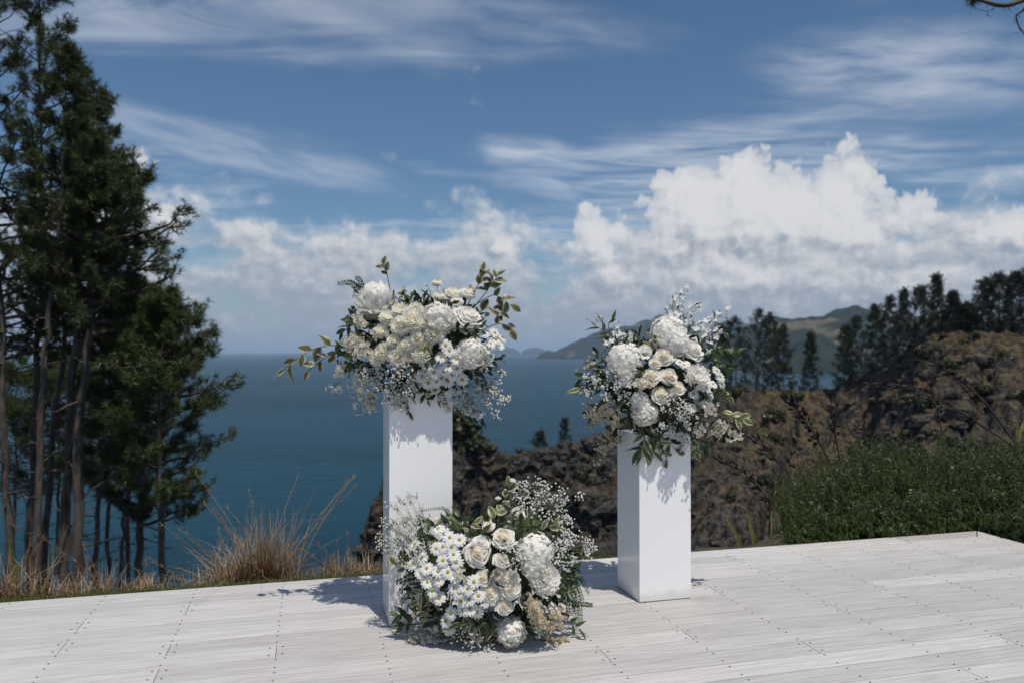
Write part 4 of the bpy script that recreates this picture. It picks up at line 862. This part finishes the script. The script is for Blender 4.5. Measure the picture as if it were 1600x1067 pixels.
class Arrangement:
    def __init__(s, label, base, centre, radii, zoom, seed):
        s.root = thing('flower_arrangement', base, label, 'flowers', 'white flower arrangements'); s.b = np.array(base, float); s.c = np.array(centre, float); s.r = np.array(radii, float); s.z = zoom; s.rng = np.random.default_rng(seed); s.k = 0
        s.guard = None
    def px(s, X, Y): return s.z[0] + X / s.z[2], s.z[1] + Y / s.z[2]
    def hit(s, X, Y, inset=0.0):
        """the point of the arrangement's rounded form seen at this place, and its outward direction"""
        d = np.array(ray(*s.px(X, Y))); d = d / np.linalg.norm(d); o = np.array([0, 0, EYE]); r = s.r * (1 - inset)
        oc = (o - s.c) / r; dd = d / r; a = dd @ dd; b = oc @ dd; c = oc @ oc - 1; disc = b * b - a * c
        t = (-b - math.sqrt(disc)) / a if disc > 0 else -b / a
        p = o + d * t; n = nrm((p - s.c) / s.r ** 2); 
        if s.guard: p = s.guard(p)
        return p, n
    def rad(s, R, p): return R / s.z[2] / F * p[1]
    def flower(s, kind, X, Y, R, name=None, push=0.0, face=None):
        p, n = s.hit(X, Y); rad = s.rad(R, p) * (1.14 if kind != 'daisy' else 1.04); f = nrm(n * .70 + np.array([0, -.28, .50]) + s.rng.normal(0, .16, 3)) if face is None else nrm(np.array(face, float))
        ms = T[kind]; me = ms[s.k % len(ms)]; s.k += 1
        o = link(name or me.name.split('.')[0], me, s.root, p - s.b - n * rad * (.02 - push), basis(f, s.rng.uniform(0, 6.28)), rad); return o
    def daisy(s, X, Y, R=38):
        o = s.flower('daisy', X, Y, R, 'daisy', push=.5); link('flower_centre', T['disc'], o)
    def spray(s, name, kind, n, box_, size, depth=.10, label=None, mats=None, root=None, hubs=None, lift=0.012, ell=True):
        X0, X1, Y0, Y1 = box_; r = s.rng; H = hubs or max(3, n // 16); hub = []
        cx, cy, hx, hy = (X0 + X1) / 2, (Y0 + Y1) / 2, (X1 - X0) / 2, (Y1 - Y0) / 2
        while len(hub) < H:
            q = r.uniform(-1, 1, 2)
            if not ell or q @ q < 1:
                p, nn = s.hit(cx + q[0] * hx, cy + q[1] * hy); hub.append((p + nn * r.uniform(-.3, 1) * depth * .5 + nn * lift, nn))
        mb = MB(); rt = (s.hit(*root)[0] - s.hit(*root)[1] * .10) if root else None
        tv, tf = BLOOM[kind]; spread = max(hx, hy) / s.z[2] / F * s.c[1] * .9 / math.sqrt(H) * .95
        for h in range(H):
            p, nn = hub[h]; st = rt if rt is not None else s.c + (p - s.c) * .55; mid = (st + p) / 2 + r.normal(0, .012, 3) - nn * .0
            pth = spline([st, mid, p - nn * spread * .5], 6); mb.add(*tube(pth - s.b, np.linspace(.0014, .0008, 6), 3), 0)
            for g in range(n // H):
                q = p + r.normal(0, spread * .55, 3) + nn * abs(r.normal(0, spread * .25))
                if s.guard: q = s.guard(q)
                d = nrm(nn * .8 + r.normal(0, .45, 3) + np.array([0, -.25, .2])); sz = s.rad(size, q) * r.uniform(.7, 1.2)
                mb.add(*tube(np.array([pth[-1], (pth[-1] + q) / 2 + r.normal(0, .004, 3), q]) - s.b, [.0007, .0006, .0005], 3), 0)
                Rm = np.array(basis(d, r.uniform(0, 6.28)).to_matrix()); vv = tv @ Rm.T * sz + q - s.b; n0 = mb.n; first = True
                for f, m_ in tf:
                    if first: mb.v.append(vv); mb.e.append(np.zeros(len(vv))); mb.n += len(vv); first = False
                    mb.f.append(f + n0); mb.mi.append(m_)
        o = link(name, mb.mesh(name, mats, kind == 'gyp'), s.root); o['kind'] = 'stuff'
        if label: o['label'] = label
        return o
    def gyp(s, n, box_, size=5.5, **kw): return s.spray('babys_breath', 'gyp', n, box_, size, mats=[M['stem'], M['gyp'], M['gyp']], **kw)
    def wax(s, n, box_, size=17, **kw): return s.spray('wax_flower_spray', 'wax', n, box_, size, mats=[M['stem'], M['wax'], M['waxc']], **kw)
    def tan(s, n, box_, size=12, **kw): return s.spray('feverfew_spray', 'tan', n, box_, size, mats=[M['stem'], M['tan'], M['tanc']], **kw)
    def leafobj(s, parent, p, d, kind, size, nrm_hint=None, wide=1.0):
        """leaf with its base at p pointing along d; its face turned towards the hint"""
        d = nrm(d); h = np.array([0, -.8, .6]) + s.rng.normal(0, .35, 3) if nrm_hint is None else nrm_hint; x = nrm(np.cross(d, h)); zz = np.cross(x, d); Rm = Matrix((x, d, zz)).transposed(); ms = LEAF[kind]; s.k += 1
        return link('leaf', ms[s.k % len(ms)], parent, p - s.b, Rm.to_quaternion(), (size * wide, size, size))
    def sprig(s, pts, kind='leaf', n=7, size=60, depth=0.0, start=.25, name='leaf_sprig', tip=True, angle=.9, wide=1.0):
        P = []; r = s.rng; m = len(pts)
        for i, (X, Y) in enumerate(pts):
            p, nn = s.hit(X, Y); P.append(p + nn * (depth * i / max(1, m - 1)) - (nn * .06 if i == 0 else 0))
        path = spline(P, 14); mb = MB(); mb.add(*tube(path - s.b, np.linspace(.0028, .0012, 14), 5)); o = link(name, mb.mesh(name, M['twig']), s.root); sz = s.rad(size, path[0])
        for i in range(n):
            f = start + (1 - start) * (i + .5 * (not tip)) / max(1, n - 1 if tip else n); q = np.array([np.interp(min(f, 1) * 13, range(14), path[:, c]) for c in range(3)]); tg = nrm(path[min(13, int(f * 13) + 1)] - path[max(0, int(f * 13) - 1)])
            view = np.array([0, -1.0, .15]); sd_ = nrm(np.cross(tg, view)) * (1 if i % 2 else -1); d = tg * (1 if i < n - 1 or not tip else 3) + sd_ * angle + r.normal(0, .28, 3)
            s.leafobj(o, q, d, kind, sz * r.uniform(.62, .98), None, wide)
        return o
    def frond(s, pts, n=26, size=14, kind='leaf', name='fern_frond'):
        """thin stem with many small paired leaflets, one mesh"""
        P = [s.hit(X, Y)[0] for X, Y in pts]; path = spline(P, 20); mb = MB(); mb.add(*tube(path - s.b, np.linspace(.0016, .0008, 20), 4), 0, None); r = s.rng
        for i in range(n):
            f = .12 + .88 * i / n; k_ = f * 19; q = np.array([np.interp(k_, range(20), path[:, c]) for c in range(3)]) - s.b; tg = nrm(path[min(19, int(k_) + 1)] - path[max(0, int(k_) - 1)]); L = s.rad(size, path[0]) * (1.1 - .6 * f)
            for sg in (-1, 1):
                sd_ = nrm(np.cross(tg, np.array([0, -1., .2]))) * sg; d = nrm(sd_ + tg * .5 + r.normal(0, .2, 3)); w = nrm(np.cross(d, np.array([0, -1, .4]))) * L * .2; mb.add([q, q + d * L * .5 + w, q + d * L, q + d * L * .5 - w], [(0, 1, 2, 3)], 1)
        return link(name, mb.mesh(name, [M['stem'], M[kind]], False, True), s.root)
    def filler(s, n, size=.055, lo=.55, hi=.92, zmin=-9):
        r = s.rng; mb = MB(); srcs = [(np.array([v.co[:] for v in me.vertices]), np.array([p.vertices[:] for p in me.polygons])) for me in LEAF['leaf'] + LEAF['lance']]; e = np.tile(np.abs(np.linspace(-1, 1, 5)), 7)
        cnt = 0
        while cnt < n:
            d = nrm(r.normal(size=3)); p = s.c + d * s.r * r.uniform(lo, hi)
            if p[2] < zmin: continue
            if s.guard: p = s.guard(p)
            dd = nrm(d + r.normal(0, .6, 3)); x = nrm(np.cross(dd, d + r.normal(0, .4, 3))); zz = np.cross(x, dd); Rm = np.stack([x, dd, zz], 1); vv, ff = srcs[r.integers(0, len(srcs))]
            mb.add(vv @ Rm.T * size * r.uniform(.7, 1.35) + p - s.b, ff, int(r.random() < .35), e); cnt += 1
        o = link('foliage', mb.mesh('foliage', [M['dark'], M['leaf']], True, True), s.root); o['kind'] = 'stuff'
        cv = rocks[1][0] * s.r * .52 + s.c - s.b; mb = MB(); mb.add(cv, rocks[1][1]); link('floral_foam', mb.mesh('floral_foam', M['foam']), s.root)
    def spike(s, pts, n=12, size=26, name='delphinium', depth=.0, start=.15):
        P = [s.hit(X, Y)[0] + s.hit(X, Y)[1] * depth for X, Y in pts]; path = spline(P, 16); mb = MB(); mb.add(*tube(path - s.b, np.linspace(.0030, .0012, 16), 5)); r = s.rng
        o = link(name, mb.mesh(name, M['stem']), s.root)
        for i in range(n):
            f = start + (1 - start) * i / n; q = np.array([np.interp(f * 15, range(16), path[:, c]) for c in range(3)]); tg = nrm(path[min(15, int(f * 15) + 1)] - path[max(0, int(f * 15) - 1)]); a = i * 2.4
            d = nrm(np.cross(tg, np.array([math.cos(a), math.sin(a), .3]))); d = nrm(d + np.array([0, -.35, .15]) + tg * .25); sz = s.rad(size, q) * (1.1 - .55 * f) * r.uniform(.8, 1.15); me = T['floret'][i % 3]
            q2 = q + d * sz * 1.1; link('floret', me, o, q2 - s.b, basis(d, r.uniform(0, 6.28)), sz)
        for i in range(7):
            f = r.uniform(0, .8); q = np.array([np.interp(f * 15, range(16), path[:, c]) for c in range(3)]); s.leafobj(o, q, r.normal(0, .6, 3) + np.array([0, -.2, .6]), 'lance', s.rad(size * 2.0, q), None, .5)

def plinth_guard(u0, v0, w, h):
    def g(p):
        p = np.array(p, float); u = p @ np.array(U); v = p @ np.array(VV)
        if p[2] < h + .008 and u0 - .012 < u < u0 + w + .012 and v0 - .014 < v < v0 + w: p = p + np.array(VV) * (v0 - .014 - v)
        return p
    return g
# ------------------------------------------------------------------ arrangement on the tall plinth
a = Arrangement('large white arrangement of peonies, cream chrysanthemums and daisies on the tall plinth', (-0.48, 3.97, 1.19), (-0.475, 3.95, 1.385), (0.40, 0.23, 0.27), (440, 390, 3.9525), 1)
a.guard = plinth_guard(0.284 * EYE, 2.826 * EYE, .315, 1.19)
a.filler(620, .060, .6, .93, zmin=1.13)
for X, Y, R in [(580, 320, 124), (962, 430, 104)]: a.flower('peony', X, Y, R)
a.flower('peony', 1165, 640, 98); a.flower('openrose', 1155, 405, 98)
for X, Y, R in [(1060, 262, 62), (1155, 262, 56), (1085, 315, 46)]: a.flower('rose', X, Y, R)
for X, Y, R in [(660, 430, 52), (735, 474, 58), (812, 450, 72), (735, 385, 52), (828, 375, 46), (895, 475, 40), (945, 522, 58), (620, 512, 42), (695, 568, 42), (838, 555, 44), (785, 588, 44), (745, 602, 34), (640, 630, 56), (720, 662, 58), (788, 656, 38), (865, 648, 56), (590, 672, 46), (975, 296, 34), (900, 585, 34), (690, 620, 36)]:
    a.flower('chrysanthemum', X, Y, R)
for X, Y in [(1010, 590), (1030, 622), (983, 657), (1028, 710), (900, 703), (940, 748), (1077, 725), (1050, 762), (905, 808), (955, 802), (1022, 798), (1108, 788), (1070, 668), (1130, 690), (940, 850), (1000, 740), (865, 770), (1090, 640)]: a.daisy(X, Y, 44)
for X, Y in [(1275, 580), (1325, 592), (1300, 520), (1275, 650), (1242, 520), (1340, 548), (1305, 560), (1255, 610)]: a.daisy(X, Y, 40)
o = a.flower('chrysanthemum', 960, 212, 29, 'button_flower', face=(0.1, -.5, 1)); mb = MB(); p0, _ = a.hit(962, 330); p1 = np.array(o.location) + a.b; mb.add(*tube(spline([p0, (p0 + p1) / 2, p1], 5) - a.b, .0022, 5)); link('flower_stem', mb.mesh('flower_stem', M['stem']), a.root)
a.wax(150, (455, 600, 440, 700), 17); a.wax(90, (470, 720, 750, 930), 15); a.wax(45, (330, 470, 690, 860), 15); a.wax(26, (500, 620, 860, 950), 15)
a.gyp(420, (510, 890, 690, 860), 6); a.gyp(170, (640, 860, 830, 930), 6)
a.gyp(420, (1070, 1370, 800, 990), 6.5, root=(1080, 800)); a.gyp(120, (960, 1110, 820, 950), 6); a.gyp(90, (1200, 1330, 690, 820), 6)
a.sprig([(430, 620), (350, 590), (230, 610), (130, 665), (70, 720)], 'olive', 8, 118, .04, .2)
a.sprig([(420, 640), (330, 640), (260, 680), (200, 730)], 'olive', 5, 95, .03, .3); a.sprig([(480, 600), (400, 600), (330, 660)], 'leaf', 5, 80, .02)
a.sprig([(670, 260), (660, 200), (648, 140), (628, 95)], 'olive', 4, 70, .0, .55); a.sprig([(700, 350), (730, 310), (760, 262)], 'olive', 5, 62, .02, .3); a.sprig([(760, 380), (790, 340), (800, 310)], 'leaf', 4, 75, .02, .3)
a.sprig([(1170, 300), (1205, 235), (1235, 180), (1240, 130)], 'olive', 8, 82, .0, .2); a.sprig([(1200, 330), (1265, 260), (1310, 200), (1335, 160)], 'olive', 6, 92, .0, .35)
a.sprig([(1200, 300), (1290, 292), (1345, 315), (1395, 360)], 'olive', 5, 92, .02, .4); a.sprig([(1220, 350), (1265, 370), (1300, 385), (1330, 410)], 'olive', 5, 88, .02, .2); a.sprig([(1240, 500), (1300, 470), (1360, 470), (1385, 500)], 'olive', 4, 85, .02, .4)
a.frond([(520, 290), (470, 240), (420, 205), (345, 212)], 22, 34, 'leaf'); a.frond([(520, 270), (500, 230), (480, 185), (455, 175)], 16, 28, 'leaf'); a.frond([(510, 280), (470, 240), (445, 300)], 16, 28, 'dark')
for pts in ([(520, 430), (450, 400), (390, 440)], [(520, 450), (450, 440), (395, 470)], [(500, 480), (440, 380), (430, 370)]): a.frond(pts, 16, 42, 'dark')
for pts, kd, n_, sz in [([(520, 440), (450, 470), (400, 520)], 'dark', 5, 85), ([(480, 660), (440, 690), (400, 730)], 'leaf', 6, 85), ([(520, 720), (450, 730), (390, 700)], 'dark', 6, 90), ([(1060, 470), (1110, 490), (1200, 500)], 'dark', 6, 85), ([(1180, 500), (1225, 470), (1240, 430)], 'leaf', 4, 75), ([(1240, 700), (1300, 680), (1335, 660)], 'dark', 5, 85),
        ([(1180, 780), (1230, 750), (1290, 730)], 'dark', 6, 80), ([(870, 500), (885, 560), (890, 600)], 'vari', 4, 85), ([(920, 600), (930, 640), (900, 690)], 'leaf', 5, 75), ([(850, 720), (835, 740), (815, 760)], 'vari', 3, 70), ([(860, 850), (880, 880), (890, 900)], 'leaf', 4, 65), ([(940, 860), (955, 890), (965, 910)], 'olive', 3, 60), ([(740, 860), (755, 910), (765, 960)], 'lance', 3, 75),
        ([(1060, 330), (1050, 340), (1030, 345)], 'dark', 4, 80), ([(1200, 740), (1210, 790), (1250, 830)], 'leaf', 6, 75), ([(470, 500), (440, 510), (430, 530)], 'vari', 2, 85), ([(930, 330), (920, 290), (900, 250)], 'lance', 3, 40)]: a.sprig(pts, kd, n_, sz, .02)
# back of the arrangement, away from the camera
rb = np.random.default_rng(77)
def back_fill(ar, n, kinds, size):
    for q in range(n):
        d = nrm(rb.normal(size=3)); d[1] = abs(d[1]) + .25; d[2] = d[2] * .8 + .1; d = nrm(d); p = ar.c + d * ar.r * .95
        if ar.guard and np.linalg.norm(ar.guard(p) - p) > .005: continue
        kd = kinds[q % len(kinds)]; ms = T[kd]; me = ms[q % len(ms)]; link(me.name.split('.')[0], me, ar.root, p - ar.b, basis(d, q), size * rb.uniform(.7, 1.3))
back_fill(a, 22, ['rose', 'chrysanthemum', 'hydrangea', 'chrysanthemum'], .045)

# ------------------------------------------------------------------ arrangement on the shorter plinth
a = Arrangement('white arrangement of hydrangeas, roses and tall delphiniums on the shorter plinth', (0.80, 4.33, 0.90), (0.815, 4.31, 1.165), (0.36, 0.24, 0.31), (880, 430, 3.68), 2)
a.guard = plinth_guard(1.275 * EYE, 2.838 * EYE, .305, .90)
a.filler(700, .060, .6, .97, zmin=.86)
for X, Y, R in [(355, 490, 94), (355, 585, 52), (605, 345, 98)]: a.flower('hydrangea', X, Y, R)
a.flower('hydrangea', 650, 395, 72); a.flower('openrose', 745, 420, 76); a.flower('peony', 470, 790, 82); a.flower('hydrangea', 440, 720, 50)
for X, Y, R in [(580, 462, 64), (505, 572, 62), (612, 577, 60), (655, 642, 56), (565, 682, 66), (530, 500, 44)]: a.flower('rose', X, Y, R)
a.flower('whitemum', 765, 588, 68); a.flower('whitemum', 470, 440, 36)
for X, Y, R in [(805, 640, 40), (740, 677, 36), (725, 752, 38), (808, 738, 38), (848, 625, 34), (885, 585, 38), (868, 552, 34), (895, 620, 34), (690, 520, 30), (665, 505, 30), (705, 515, 26), (455, 440, 30), (470, 470, 32)]: a.daisy(X, Y, R)
a.wax(120, (730, 950, 700, 940), 17); a.wax(60, (390, 520, 600, 700), 14); a.wax(30, (140, 230, 480, 540), 13)
a.gyp(420, (150, 410, 540, 780), 6); a.gyp(260, (540, 730, 690, 900), 6); a.gyp(160, (560, 740, 860, 950), 5.5)
a.tan(210, (170, 355, 740, 960), 12); a.tan(24, (120, 180, 690, 800), 11); a.tan(26, (205, 300, 930, 1020), 11)
a.spike([(640, 330), (650, 230), (670, 140), (712, 55)], 18, 30); a.spike([(600, 300), (615, 220), (650, 100)], 11, 28); a.spike([(740, 350), (790, 300), (870, 260), (965, 190)], 15, 28); a.spike([(720, 330), (730, 250), (745, 180), (800, 200)], 11, 26)
a.spike([(800, 400), (815, 340), (830, 290), (905, 200)], 10, 26); a.spike([(790, 420), (850, 400), (880, 330), (900, 310)], 9, 26); a.spike([(270, 430), (300, 350), (322, 262)], 12, 26); a.spike([(230, 440), (300, 370), (380, 345)], 10, 26); a.spike([(260, 390), (235, 300), (200, 240)], 3, 26, start=.8)
for pts, kd, n_, sz in [([(260, 370), (235, 330), (200, 310)], 'lance', 4, 85), ([(270, 350), (265, 300), (290, 280)], 'lance', 3, 80), ([(820, 470), (880, 480), (975, 455)], 'leaf', 7, 80), ([(830, 520), (890, 530), (925, 545)], 'leaf', 5, 75), ([(810, 450), (850, 430), (900, 440)], 'leaf', 5, 80), ([(900, 800), (950, 800), (1010, 815)], 'vari', 6, 85), ([(870, 690), (900, 680), (930, 690)], 'vari', 4, 70),
        ([(470, 860), (430, 910), (385, 985)], 'lancevari', 6, 120), ([(480, 870), (470, 930), (455, 1000)], 'lancevari', 6, 115), ([(490, 870), (520, 930), (540, 1015)], 'lancevari', 6, 110), ([(500, 870), (550, 910), (590, 960)], 'lance', 5, 105), ([(440, 870), (400, 930), (370, 960)], 'lance', 5, 100), ([(720, 900), (745, 940), (750, 995)], 'vari', 5, 95), ([(740, 880), (780, 930), (800, 980)], 'leaf', 6, 90),
        ([(220, 590), (160, 620), (120, 650)], 'lancevari', 6, 95), ([(250, 540), (180, 570), (130, 600)], 'leaf', 5, 85), ([(250, 480), (210, 480), (190, 495)], 'dark', 4, 85), ([(660, 800), (700, 830), (730, 860)], 'dark', 6, 95), ([(370, 760), (380, 810), (420, 840)], 'dark', 6, 90), ([(490, 420), (510, 400), (520, 390)], 'vari', 3, 80), ([(200, 700), (190, 760), (180, 800)], 'lance', 6, 80), ([(870, 640), (890, 660), (920, 680)], 'leaf', 4, 75), ([(880, 320), (900, 330), (910, 345)], 'vari', 2, 60), ([(180, 540), (140, 545), (105, 548)], 'vari', 4, 35)]: a.sprig(pts, kd, n_, sz, .02)
back_fill(a, 22, ['rose', 'chrysanthemum', 'hydrangea', 'peony'], .05)

# ------------------------------------------------------------------ arrangement on the deck
a = Arrangement('white arrangement of roses and daisies spread on the deck before the tall plinth', (-0.09, 3.68, 0.0), (-0.10, 3.70, 0.30), (0.43, 0.27, 0.33), (580, 730, 3.4417), 3)
_pu1, _pv = (0.284 * EYE + .315), 2.826 * EYE
def guard(p):
    p = np.array(p, float); u = p @ np.array(U); v = p @ np.array(VV); p[2] = max(p[2], .012)
    if u < _pu1 + .02 and v > _pv - .012: p = p + np.array(VV) * (_pv - .012 - v)
    return p
a.guard = guard
a.filler(700, .060, .6, .93, zmin=.02)
for X, Y, R in [(570, 460, 80), (710, 372, 74), (630, 312, 38), (700, 492, 52), (635, 672, 62), (750, 650, 64), (715, 745, 54), (600, 590, 52), (700, 590, 60), (760, 590, 46)]: a.flower('rose', X, Y, R)
a.flower('hydrangea', 880, 450, 92); a.flower('hydrangea', 870, 530, 62); a.flower('whitemum', 930, 600, 74); a.flower('peony', 750, 880, 84); a.flower('chrysanthemum', 578, 893, 40); a.flower('openrose', 590, 400, 52)
for X, Y in [(400, 365), (430, 385), (395, 430), (480, 395), (360, 440), (370, 340), (450, 470), (395, 500), (465, 510), (240, 520), (250, 420), (285, 490), (280, 560), (310, 540), (370, 555), (375, 600), (340, 655), (375, 693), (315, 610), (525, 645), (530, 700), (580, 680), (490, 705), (480, 665), (555, 610), (500, 755), (570, 765), (535, 748), (435, 770), (410, 810), (425, 850), (440, 430), (420, 560), (455, 640), (460, 580)]: a.daisy(X, Y, 41)
a.gyp(560, (70, 330, 170, 560), 4.2, root=(330, 560), hubs=46); a.gyp(200, (130, 300, 250, 420), 4, root=(300, 480)); a.gyp(420, (720, 1100, 130, 320), 5.6, root=(820, 400)); a.gyp(330, (930, 1145, 330, 560), 5.4, root=(900, 500)); a.gyp(120, (990, 1080, 240, 420), 5.4, root=(900, 480)); a.gyp(200, (300, 460, 900, 1020), 5.5); a.gyp(150, (440, 680, 850, 960), 5.5); a.gyp(120, (720, 800, 400, 560), 5.5)
a.wax(75, (190, 400, 830, 960), 15); a.wax(30, (440, 520, 540, 620), 13)
a.tan(130, (810, 930, 640, 830), 13); a.tan(200, (850, 1050, 700, 970), 12)
a.sprig([(680, 320), (690, 240), (725, 160), (740, 95)], 'vari', 5, 95, .0, .35); a.sprig([(650, 310), (665, 260), (685, 220)], 'vari', 4, 90, .0, .4)
a.flower('openrose', 760, 66, 18, 'rose_bud'); a.flower('openrose', 684, 162, 17, 'rose_bud')
a.frond([(480, 330), (430, 270), (390, 220), (270, 232)], 34, 20, 'vari', 'flower_spike'); a.frond([(440, 360), (410, 270), (370, 290), (330, 350)], 26, 20, 'dark', 'flower_spike'); a.frond([(470, 340), (450, 300), (400, 230)], 18, 26, 'leaf')
for pts in ([(280, 600), (200, 620), (140, 690)], [(300, 640), (210, 670), (150, 740)], [(250, 560), (180, 600), (130, 620)]): a.frond(pts, 18, 30, 'dark')
for pts, kd, n_, sz in [([(300, 620), (270, 690), (250, 760)], 'lancevari', 7, 95), ([(320, 660), (310, 740), (300, 800)], 'lancevari', 6, 95), ([(310, 640), (240, 680), (225, 720)], 'lance', 6, 95), ([(300, 760), (230, 780), (160, 780)], 'leaf', 6, 90), ([(290, 780), (220, 820), (180, 840)], 'leaf', 5, 90), ([(360, 400), (310, 350), (280, 325)], 'dark', 4, 95), ([(360, 440), (300, 400), (255, 380)], 'dark', 5, 95),
        ([(500, 790), (480, 840), (450, 880)], 'lancevari', 5, 110), ([(510, 790), (520, 850), (505, 930)], 'vari', 6, 100), ([(530, 790), (560, 840), (580, 860)], 'vari', 5, 95), ([(650, 800), (660, 880), (690, 985)], 'lancevari', 6, 110), ([(640, 760), (620, 820), (600, 850)], 'dark', 6, 95), ([(820, 860), (830, 920), (820, 960)], 'vari', 5, 80), ([(840, 900), (880, 940), (910, 970)], 'lancevari', 5, 85), ([(450, 940), (490, 970), (510, 1000)], 'vari', 5, 80),
        ([(520, 350), (530, 320), (560, 310)], 'vari', 3, 70), ([(620, 540), (640, 560), (660, 600)], 'dark', 5, 85), ([(780, 380), (820, 340), (850, 320)], 'leaf', 6, 85), ([(960, 520), (1030, 540), (1080, 545)], 'dark', 6, 90), ([(960, 660), (1030, 670), (1060, 640)], 'lance', 6, 85), ([(180, 560), (150, 530), (170, 500)], 'vari', 5, 80), ([(1000, 780), (1050, 820), (1100, 850)], 'lance', 6, 80), ([(900, 330), (960, 320), (1000, 340)], 'vari', 5, 75), ([(640, 350), (600, 350), (610, 345)], 'leaf', 3, 70), ([(380, 800), (340, 830), (330, 870)], 'dark', 5, 85)]: a.sprig(pts, kd, n_, sz, .015)
for pts in ([(1000, 560), (1080, 580), (1130, 600), (1170, 680)], [(1000, 600), (1090, 640), (1120, 740), (1130, 840)], [(980, 640), (1060, 680), (1100, 760), (1110, 850)], [(990, 580), (1060, 600), (1090, 700), (1080, 800)], [(1000, 700), (1080, 730), (1150, 735), (1190, 740)], [(970, 560), (1050, 560), (1110, 640), (1140, 720)], [(1000, 620), (1040, 680), (1060, 760), (1050, 820)]): a.frond(pts, 30, 26, 'leaf', 'trailing_fern')
back_fill(a, 20, ['rose', 'chrysanthemum', 'hydrangea', 'rose'], .045)

# ------------------------------------------------------------------ the air: thin sea haze round everything
bv, bf = box(-30500, 30500, -3500, 45500, SEA - 6, 330)
mb = MB(); mb.add(bv, bf); hz = link('haze', mb.mesh('haze', [], False)); hz['kind'] = 'stuff'; hz['label'] = 'thin pale sea haze over the water'
hm = bpy.data.materials.new('sea_haze'); hm.use_nodes = True; nt = hm.node_tree; nt.nodes.clear(); out = nt.nodes.new('ShaderNodeOutputMaterial'); pv = nt.nodes.new('ShaderNodeVolumePrincipled')
pv.inputs['Color'].default_value = (0.55, 0.75, 0.98, 1); pv.inputs['Density'].default_value = 5.5e-5; pv.inputs['Anisotropy'].default_value = 0.0; nt.links.new(pv.outputs[0], out.inputs['Volume']); hz.data.materials.append(hm)
